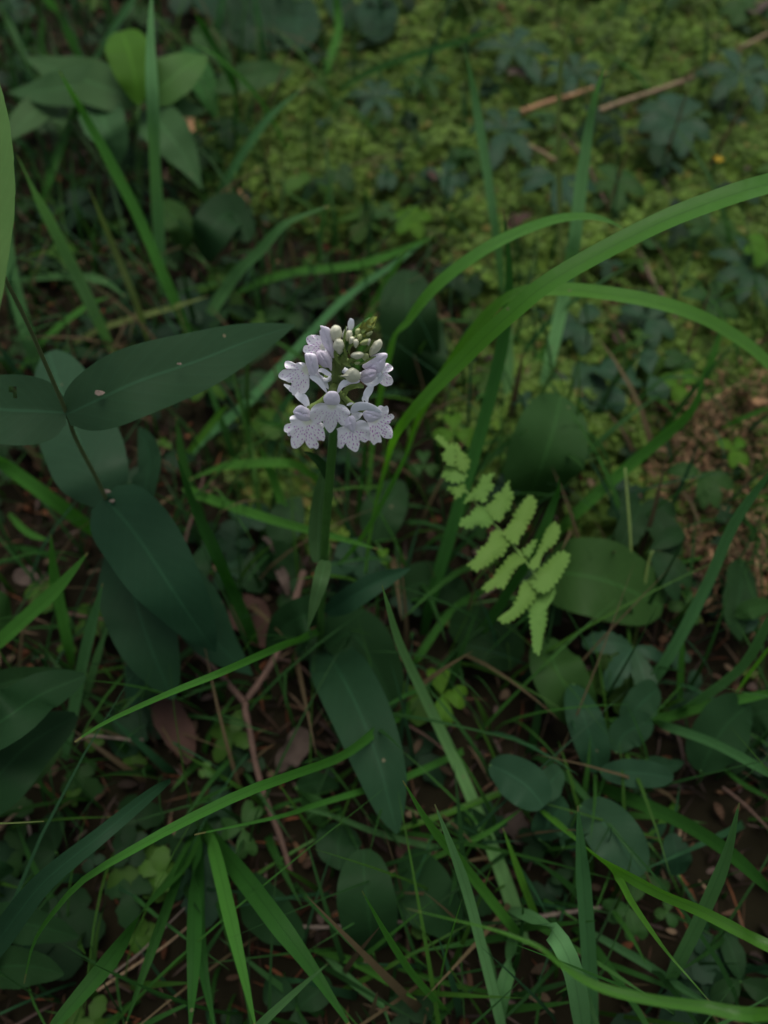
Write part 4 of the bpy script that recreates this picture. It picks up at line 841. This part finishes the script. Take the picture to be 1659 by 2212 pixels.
def resample(poly, n):
    P = np.array(poly+[poly[0]], float); Q = []
    m = len(poly)
    for i in range(m):
        a, b, c, e = P[(i-1) % m], P[i], P[(i+1) % m], P[(i+2) % m]
        for t in np.linspace(0, 1, 8, endpoint=False): Q.append(.5*((2*b)+(-a+c)*t+(2*a-5*b+4*c-e)*t*t+(-a+3*b-3*c+e)*t**3))
    Q = np.array(Q+[Q[0]]); d = np.r_[0, np.cumsum(np.linalg.norm(np.diff(Q, axis=0), axis=1))]
    s = np.linspace(0, d[-1], n, endpoint=False); return np.c_[np.interp(s, d, Q[:, 0]), np.interp(s, d, Q[:, 1])]
def lip(poly, th, off, parent, seed, sx=0, sy=0, bulge=.0022, nspots=60, strong=1.0, axis=None, pale=False):
    """three-lobed lip: outline around the throat; sx, sy lean the plane away (m per 100 units)"""
    rs = random.Random(seed); n, R = 180, 52; o = resample(poly, n); th = np.array(th, float)
    D = o-th; size = np.max(np.linalg.norm(D, axis=1)); ang0 = math.atan2(*(np.mean(o, 0)-th)[::-1]) if axis is None else axis
    spots = []
    def add(a, r, l, wd, st):
        x, y = th[0]+math.cos(a)*r, th[1]+math.sin(a)*r
        if all((x-q[0])**2+(y-q[1])**2 > 27**2 for q in spots): spots.append((x, y, math.cos(a), math.sin(a), l, wd, st))
    for k in range(4):      # broken streaks fanning from the throat
        for sg in (-1, 1):
            for j in range(4): add(ang0+sg*(.09+.22*k)+rs.gauss(0, .06), size*(.24+.13*j+.03*k+rs.gauss(0, .04)), rs.uniform(9, 17), rs.uniform(5, 6.5), strong*rs.uniform(.6, 1))
    for k in range(int(nspots*1.6)):
        r = rs.uniform(.35, .95)*size; add(ang0+rs.uniform(-1.3, 1.3), r, rs.uniform(7, 12), rs.uniform(6, 9), strong*rs.uniform(.25, 1.1))
    q = np.repeat(np.arange(1, R+1)/R, n); A = np.tile(D, (R, 1)); P2 = np.vstack([[th], th+A*q[:, None]]); q = np.r_[0, q]; A = np.vstack([[[1e-6, 0]], A])
    dd = np.linalg.norm(A, axis=1)/size; rr = q*dd; m = np.zeros(len(P2))
    for x0, y0, ca, sa, l, wd, st in spots:
        dx, dy = P2[:, 0]-x0, P2[:, 1]-y0; e = ((dx*ca+dy*sa)/l)**2+((-dx*sa+dy*ca)/wd)**2
        m = np.maximum(m, st*np.clip((1.6-e)/.7, 0, 1))
    C = np.tile([.88, .86, .89], (len(P2), 1)); k = np.clip((.22-rr)/.1, 0, 1)[:, None]; C = C*(1-k)+np.array([.74, .76, .62])*k
    C = C*(1-m[:, None])+np.array([.38, .035, .42])*m[:, None]
    a = np.arctan2(A[:, 1], A[:, 0])-ang0; ph = [rs.uniform(0, 6) for _ in range(2)]
    dz = -sx*(P2[:, 0]-th[0])/100 - sy*(P2[:, 1]-th[1])/100 + bulge*rr*(1-1.5*rr) + .0013*q*q*np.sin(3.1*a+ph[0]) + .0009*q**3*np.sin(11*a+ph[1]) - .0006*np.exp(-(a/.10)**2)*q*(1-q)*2
    V = [K3(x, y, off+z) for (x, y), z in zip(P2, dz)]
    F = [(0, 1+i, 1+(i+1) % n) for i in range(n)]
    F += [(1+r*n+i, 1+(r+1)*n+i, 1+(r+1)*n+(i+1) % n, 1+r*n+(i+1) % n) for r in range(R-1) for i in range(n)]
    return mk('lip', V, F, M['lip'], parent, col=C)
def puff(name, poly, off, mat, parent, thick=.0022, crease=0, cax=None, sx=0, sy=0, n=44, R=10):
    """a closed, swollen petal or bud inside an outline"""
    o = resample(poly, n); c = o.mean(0); V = [K3(*c, off+thick)]; F = []
    rings = [(q, 1) for q in np.sin(np.linspace(.12, math.pi/2, R))] + [(q, -1) for q in np.sin(np.linspace(math.pi/2-.15, .15, R-3))]
    for q, s in rings:
        for i in range(n):
            x, y = c+(o[i]-c)*q; z = thick*math.sqrt(max(0, 1-q*q))*s
            if crease and cax is not None:
                dv = np.array([x, y])-c; z -= s*abs(crease)*2.2*math.exp(-((dv[0]*-cax[1]+dv[1]*cax[0])/11)**2)*(1-q*q)
            z += s*thick*.22*noise.noise(Vector((x*.018, y*.018, off*900)))*(1-q)
            V.append(K3(x, y, off+z-sx*(x-c[0])/100-sy*(y-c[1])/100))
    V.append(K3(*c, off-thick)); m = len(rings)
    F = [(0, 1+i, 1+(i+1) % n) for i in range(n)] + [(1+r*n+i, 1+(r+1)*n+i, 1+(r+1)*n+(i+1) % n, 1+r*n+(i+1) % n) for r in range(m-1) for i in range(n)]
    F += [(len(V)-1, 1+(m-1)*n+(i+1) % n, 1+(m-1)*n+i) for i in range(n)]
    return mk(name, V, F, M[mat], parent)
def petal(name, path, w, offs, mat, parent, a=.6, b=.5, fold=.15, twist=0, n0=None):
    offs = np.interp(np.linspace(0, 1, len(path)), np.linspace(0, 1, len(offs)), offs)
    P = spline([K3(*p, f) for p, f in zip(path, offs)], 22); t = np.linspace(0, 1, 22)
    W = w*.16447*depth(P[0])/FX*prof(np.clip(t, .03, .985), a, b)
    V, F, UV = sheet(P, W, VIEWN if n0 is None else n0, 7, 0, fold, twist, wave=.03); return mk(name, V, F, M[mat], parent, UV)
def flower(stalk_path, soff, r=.0012, mat='sepal'):
    """the flower's own mesh is its ovary and spur, running from the orchid's stem"""
    P = [K3(*p, f) for p, f in zip(stalk_path, np.linspace(soff[0], soff[1], len(stalk_path)))]
    Q = spline(P, 14); V, F = tube(Q, np.linspace(r*.9, r*1.1, 14), 9); return mk('flower', V, F, M[mat], orch)

f5 = flower([(790,760),(690,850),(590,860),(470,760)], (0,.006), .0011)
petal('sepal', [(700,980),(640,880),(560,820),(500,790)], 82, (.002,.005), 'sepal', f5, .7, .5)
petal('sepal', [(430,1130),(360,1080),(300,1030),(225,985),(115,918)], 66, (.003,.004), 'sepal', f5, .8, .5)
lip([(400,650),(350,630),(290,635),(265,650),(210,620),(150,610),(125,640),(130,690),(150,715),(100,730),(50,780),(45,820),(80,850),(130,870),(180,895),(212,898),(210,930),(180,970),(180,1000),(220,1030),(225,1055),(260,1060),(295,1012),(340,1035),(385,1040),(420,1000),(445,960),(450,880),(445,800),(430,730)], (415,725), .0072, f5, 5, sx=-.0006, sy=.0002, strong=.7, nspots=46)
puff('hood', [(390,520),(420,508),(500,512),(535,530),(560,600),(572,690),(555,760),(500,800),(450,795),(425,720),(398,620)], .0084, 'hood', f5, .0020, .0004, (.3,.95))
puff('petal', [(450,700),(500,690),(570,760),(650,880),(640,920),(560,850),(470,790)], .0040, 'hood', f5, .0008)

f6 = flower([(800,620),(720,560),(640,480)], (0,.002))
petal('sepal', [(560,740),(620,735),(680,770),(738,800)], 66, (.006,.007), 'white', f6, .5, .4)
lip([(620,290),(540,270),(450,275),(410,310),(410,350),(435,402),(395,405),(370,440),(368,480),(395,505),(450,510),(520,525),(560,510),(640,500),(660,420),(650,330)], (628,430), .0010, f6, 6, sx=-.0004, sy=.0002, strong=.8, nspots=34)
puff('hood', [(590,148),(640,155),(720,190),(740,300),(770,400),(780,500),(775,572),(735,560),(680,480),(630,400),(595,300),(583,215),(605,200)], .0035, 'hood', f6, .0012, .0003, (.4,.9))

f7 = flower([(900,730),(1050,800),(1250,790),(1390,760)], (0,.001))
lip([(1440,640),(1500,650),(1545,690),(1540,730),(1480,772),(1530,820),(1550,870),(1535,920),(1500,935),(1450,945),(1400,920),(1355,880),(1340,800),(1380,700)], (1375,770), .0002, f7, 7, sx=.0004, strong=.6, nspots=26)
puff('hood', [(1140,685),(1210,610),(1300,530),(1400,505),(1468,512),(1475,560),(1450,600),(1440,680),(1390,760),(1310,770),(1230,740)], .0020, 'hood', f7, .0022, .0004, (.8,-.5))
petal('sepal', [(1150,880),(1260,905),(1350,860),(1435,795)], 100, (.001,.001), 'sepal', f7, .6, .6)

f1 = flower([(790,900),(770,960),(745,1020)], (.001,.010), .0014, 'bract')
petal('sepal', [(690,1045),(630,950),(560,870),(452,812)], 72, (.0105,.0095), 'sepal', f1, .8, .4)
petal('sepal', [(815,1045),(855,960),(910,895),(1000,860)], 74, (.0105,.008), 'sepal', f1, .8, .4)
puff('petal', [(850,930),(900,885),(1000,850),(1110,860),(1090,900),(980,920),(900,960)], .0050, 'hood', f1, .0009)
lip([(660,1165),(600,1162),(530,1185),(480,1230),(462,1270),(453,1330),(468,1375),(500,1405),(560,1430),(600,1418),(624,1400),(638,1450),(665,1500),(710,1554),(750,1540),(790,1490),(812,1440),(822,1412),(860,1450),(900,1462),(940,1442),(965,1415),(978,1370),(957,1342),(985,1310),(980,1270),(950,1235),(915,1200),(870,1182),(800,1165),(730,1160)], (745,1190), .0120, f1, 1, sy=.00035, bulge=.003, strong=.55, nspots=52, axis=math.pi/2)
puff('hood', [(640,1140),(633,1095),(660,1050),(700,1012),(755,1005),(810,1018),(840,1060),(853,1120),(840,1172),(790,1192),(700,1187),(655,1165)], .0138, 'hood', f1, .0019, 0, (.2,.98))

f2 = flower([(760,1000),(600,1150),(430,1250)], (0,.006), .0012, 'bract')
petal('sepal', [(415,1225),(380,1150),(310,1080),(250,1040)], 76, (.006,.005), 'sepal', f2, .8, .5)
petal('sepal', [(440,1240),(430,1160),(395,1080),(360,1050)], 50, (.005,.005), 'sepal', f2, .8, .5)
lip([(300,1320),(255,1320),(205,1340),(190,1380),(205,1432),(160,1440),(125,1460),(115,1510),(125,1540),(155,1555),(165,1590),(200,1602),(215,1597),(205,1645),(208,1700),(225,1745),(265,1762),(310,1748),(350,1710),(385,1672),(393,1645),(400,1685),(430,1732),(460,1760),(500,1752),(545,1767),(570,1742),(572,1700),(553,1658),(600,1655),(640,1662),(655,1620),(652,1560),(635,1500),(600,1450),(560,1400),(480,1355),(400,1335)], (425,1385), .0062, f2, 2, sy=.0003, sx=-.0001, bulge=.0028, strong=1, nspots=80, axis=math.pi/2)
puff('hood', [(235,1285),(258,1240),(290,1207),(340,1190),(390,1213),(450,1250),(470,1310),(462,1375),(420,1402),(350,1398),(285,1370),(262,1325)], .0086, 'hood', f2, .0024, -.0006, (.95,.25))
f2b = petal('petal', [(560,1440),(600,1450),(640,1480)], 60, (.0055,.005), 'white', f2, .6, .4)

f4 = flower([(830,1010),(1000,1180),(1200,1280)], (0,.005), .0012, 'bract')
petal('sepal', [(1215,1165),(1195,1080),(1240,990),(1285,922)], 100, (.0035,.002), 'sepal', f4, .8, .5)
petal('sepal', [(1160,1150),(1155,1110),(1165,1070)], 34, (.003,.003), 'sepal', f4, .8, .5)
lip([(1350,1215),(1390,1195),(1430,1210),(1470,1200),(1490,1235),(1490,1290),(1480,1322),(1530,1305),(1565,1340),(1555,1370),(1525,1390),(1510,1430),(1492,1442),(1530,1490),(1545,1560),(1535,1620),(1490,1632),(1430,1620),(1395,1590),(1377,1577),(1395,1630),(1395,1680),(1350,1682),(1320,1700),(1300,1717),(1270,1690),(1250,1660),(1215,1640),(1200,1520),(1210,1420),(1260,1350)], (1300,1370), .0052, f4, 4, sy=.0002, sx=.0002, bulge=.0026, strong=1, nspots=70, axis=math.radians(52))
puff('hood', [(1150,1290),(1200,1262),(1300,1250),(1370,1258),(1405,1300),(1400,1350),(1330,1392),(1260,1420),(1205,1405),(1165,1350)], .0082, 'hood', f4, .0024, .0004, (.9,.3))
puff('petal', [(1415,1300),(1340,1215),(1230,1160),(1120,1148),(1040,1170),(1000,1220),(985,1290),(1010,1300),(1080,1270),(1180,1262),(1300,1275)], .0098, 'sepal', f4, .0010)
petal('petal', [(1030,1165),(985,1175),(938,1195)], 34, (.006,.006), 'sepal', f4, .6, .6)

f3 = flower([(830,1080),(920,1260),(1000,1420)], (0,.007), .0012, 'bract')
petal('sepal', [(1050,1390),(1060,1330),(1110,1290),(1160,1280)], 130, (.0066,.006), 'sepal', f3, .5, .5)
lip([(900,1470),(830,1490),(770,1530),(735,1580),(733,1620),(755,1650),(750,1690),(780,1720),(810,1730),(850,1762),(890,1747),(910,1710),(920,1690),(950,1740),(1000,1780),(1055,1807),(1090,1780),(1110,1710),(1112,1652),(1150,1672),(1190,1678),(1230,1640),(1245,1600),(1240,1500),(1215,1430),(1170,1395),(1110,1388),(1040,1420),(960,1450)], (1000,1480), .0082, f3, 3, sy=.00025, bulge=.0026, strong=1, nspots=66, axis=math.radians(85))
puff('hood', [(955,1345),(990,1328),(1030,1335),(1058,1380),(1065,1440),(1057,1500),(1040,1560),(1000,1542),(950,1500),(905,1468),(925,1400)], .0112, 'hood', f3, .0022, .0004, (.3,.95))

def ell(cx, cy, rx, ry, tilt=0, tip=0):
    out = []
    ru = random.Random(int(cx*7+cy))
    for k in range(14):
        a = k*2*math.pi/14; x, y = rx*math.cos(a)*ru.uniform(.93, 1.06), ry*math.sin(a)*ru.uniform(.95, 1.05)
        x *= 1-.22*(y/ry)*(1 if tip >= 0 else -1); x += rx*.12*(y/ry)**2*ru.choice((-1, 1))
        if tip and y*tip > 0: x *= 1-.35*(abs(y)/ry)**2
        ct, st = math.cos(math.radians(tilt)), math.sin(math.radians(tilt)); out.append((cx+x*ct-y*st, cy+x*st+y*ct))
    return out
puff('bud', [(540,505),(560,480),(600,468),(680,492),(730,560),(747,640),(742,745),(700,700),(640,697),(580,650),(548,590)], .0062, 'pink', orch, .0028, .0004, (.5,.85))
puff('bud', [(848,808),(900,790),(940,740),(1000,700),(1050,710),(1110,760),(1122,830),(1080,880),(1010,895),(950,870),(915,830)], .0088, 'bud', orch, .0030)
puff('bud', [(1118,800),(1150,740),(1240,708),(1320,732),(1330,785),(1310,850),(1250,892),(1180,902),(1125,870)], .0052, 'pink', orch, .0030, .0004, (.9,-.3))
for (x, y, rx, ry, tl, tp, of, mt) in [(800,258,80,122,-4,1,.0030,'bud'),(840,425,77,108,-4,1,.0052,'bud'),(968,282,44,76,16,0,.0030,'bud'),(1005,345,38,58,10,0,.0046,'bud'),(1062,384,35,60,0,1,.0058,'bud'),
        (1320,440,62,128,36,0,.0028,'bud'),(1082,540,88,52,-4,0,.0062,'bud'),(1088,235,38,56,10,0,.0018,'budg'),(1180,368,68,40,-20,0,.0040,'budg'),(1185,560,52,50,0,0,.0040,'budg'),(1230,365,24,50,10,0,.0046,'bud'),
        (1110,300,36,48,10,0,.0030,'budg'),(1240,250,50,26,-25,0,.0030,'budg'),(1080,640,40,20,-10,0,.0050,'budg')]:
    puff('bud', ell(x, y, rx, ry, tl, tp), of, mt, orch, .0018 if rx < 60 else .0030, n=32, R=8)
puff('petal', ell(995,140,44,88,6), .0006, 'sepal', orch, .0006)
puff('petal', [(880,300),(885,260),(905,205),(940,160),(950,180),(925,250),(905,310)], .0010, 'white', orch, .0005)
for path, w, of in [([(800,440),(790,520),(815,600),(870,665)], 46, (.006,.007)), ([(935,150),(915,260),(905,400),(930,540)], 34, (.004,.008)), ([(870,420),(915,480),(930,560),(900,640)], 44, (.007,.006)),
        ([(1040,370),(1000,400),(970,460),(980,540)], 40, (.006,.006)), ([(1325,548),(1240,590),(1160,640),(1080,670)], 32, (.006,.006)), ([(1290,335),(1250,400),(1200,470),(1150,500)], 42, (.005,.004)),
        ([(880,640),(900,560),(960,500)], 60, (.004,.005)), ([(770,640),(775,720),(800,800)], 44, (.004,.002)), ([(960,640),(1000,600),(1060,600)], 50, (.005,.005)), ([(1165,955),(1080,930),(980,960),(870,1040)], 84, (.003,.002)),
        ([(870,1130),(920,1060),(960,1010)], 34, (.002,.001)), ([(560,670),(620,690),(690,740),(740,790)], 36, (.003,.004)), ([(1040,300),(1080,270),(1130,230)], 40, (.004,.002)), ([(1000,400),(1100,400),(1200,360)], 50, (.003,.003)),
        ([(860,560),(870,600),(920,640),(1000,690)], 60, (.003,.003)), ([(830,800),(880,830),(940,860)], 30, (.007,.008)), ([(1140,280),(1180,290),(1290,230)], 30, (.004,.002)), ([(700,640),(760,700),(790,760)], 50, (.002,.001))]:
    petal('bract', path, w, of, 'bract', orch, .5, .7, .3)
rb = random.Random(9)
for k in range(46):   # closed tip of yellow-green bracts
    t = k/45; x0, y0 = 1120+150*t+rb.gauss(0, 22*(1-t)), 290-190*t+rb.gauss(0, 22*(1-t)); L_ = 150-50*t; an = math.radians(-52+rb.gauss(0, 20*(1-t)+6)); s = -1 if k % 2 else 1
    an += s*.25*(1-t); p0 = (x0, y0); p1 = (x0+math.cos(an)*L_*.5-s*10, y0+math.sin(an)*L_*.5); p2 = (x0+math.cos(an)*L_, y0+math.sin(an)*L_)
    petal('bract', [p0, p1, p2], 64-20*t, (.0012+.0035*rb.random(), .001+.002*rb.random()), 'bractt' if k % 3 else 'bract', orch, .5, .8, .35)
for pth in ([(800,500),(810,620),(800,760),(790,900),(785,980)],):   # ridged stalk seen between the flowers
    P = spline([K3(*p, .0005) for p in pth], 20); V, F = tube(P, np.linspace(.0018, .0021, 20), 12); mk('stem', V, F, M['stem_o'], orch)
for pth in ([(800,820),(720,860),(670,800)], [(800,900),(740,900),(700,860)], [(800,760),(840,800),(900,850)], [(790,700),(760,640),(760,580)], [(860,700),(900,650),(960,600)]):
    P = spline([K3(*p, .001) for p in pth], 10); V, F = tube(P, np.linspace(.0011, .0009, 10), 8); mk('ovary', V, F, M['bract'], orch)
print('built', len(bpy.data.objects))
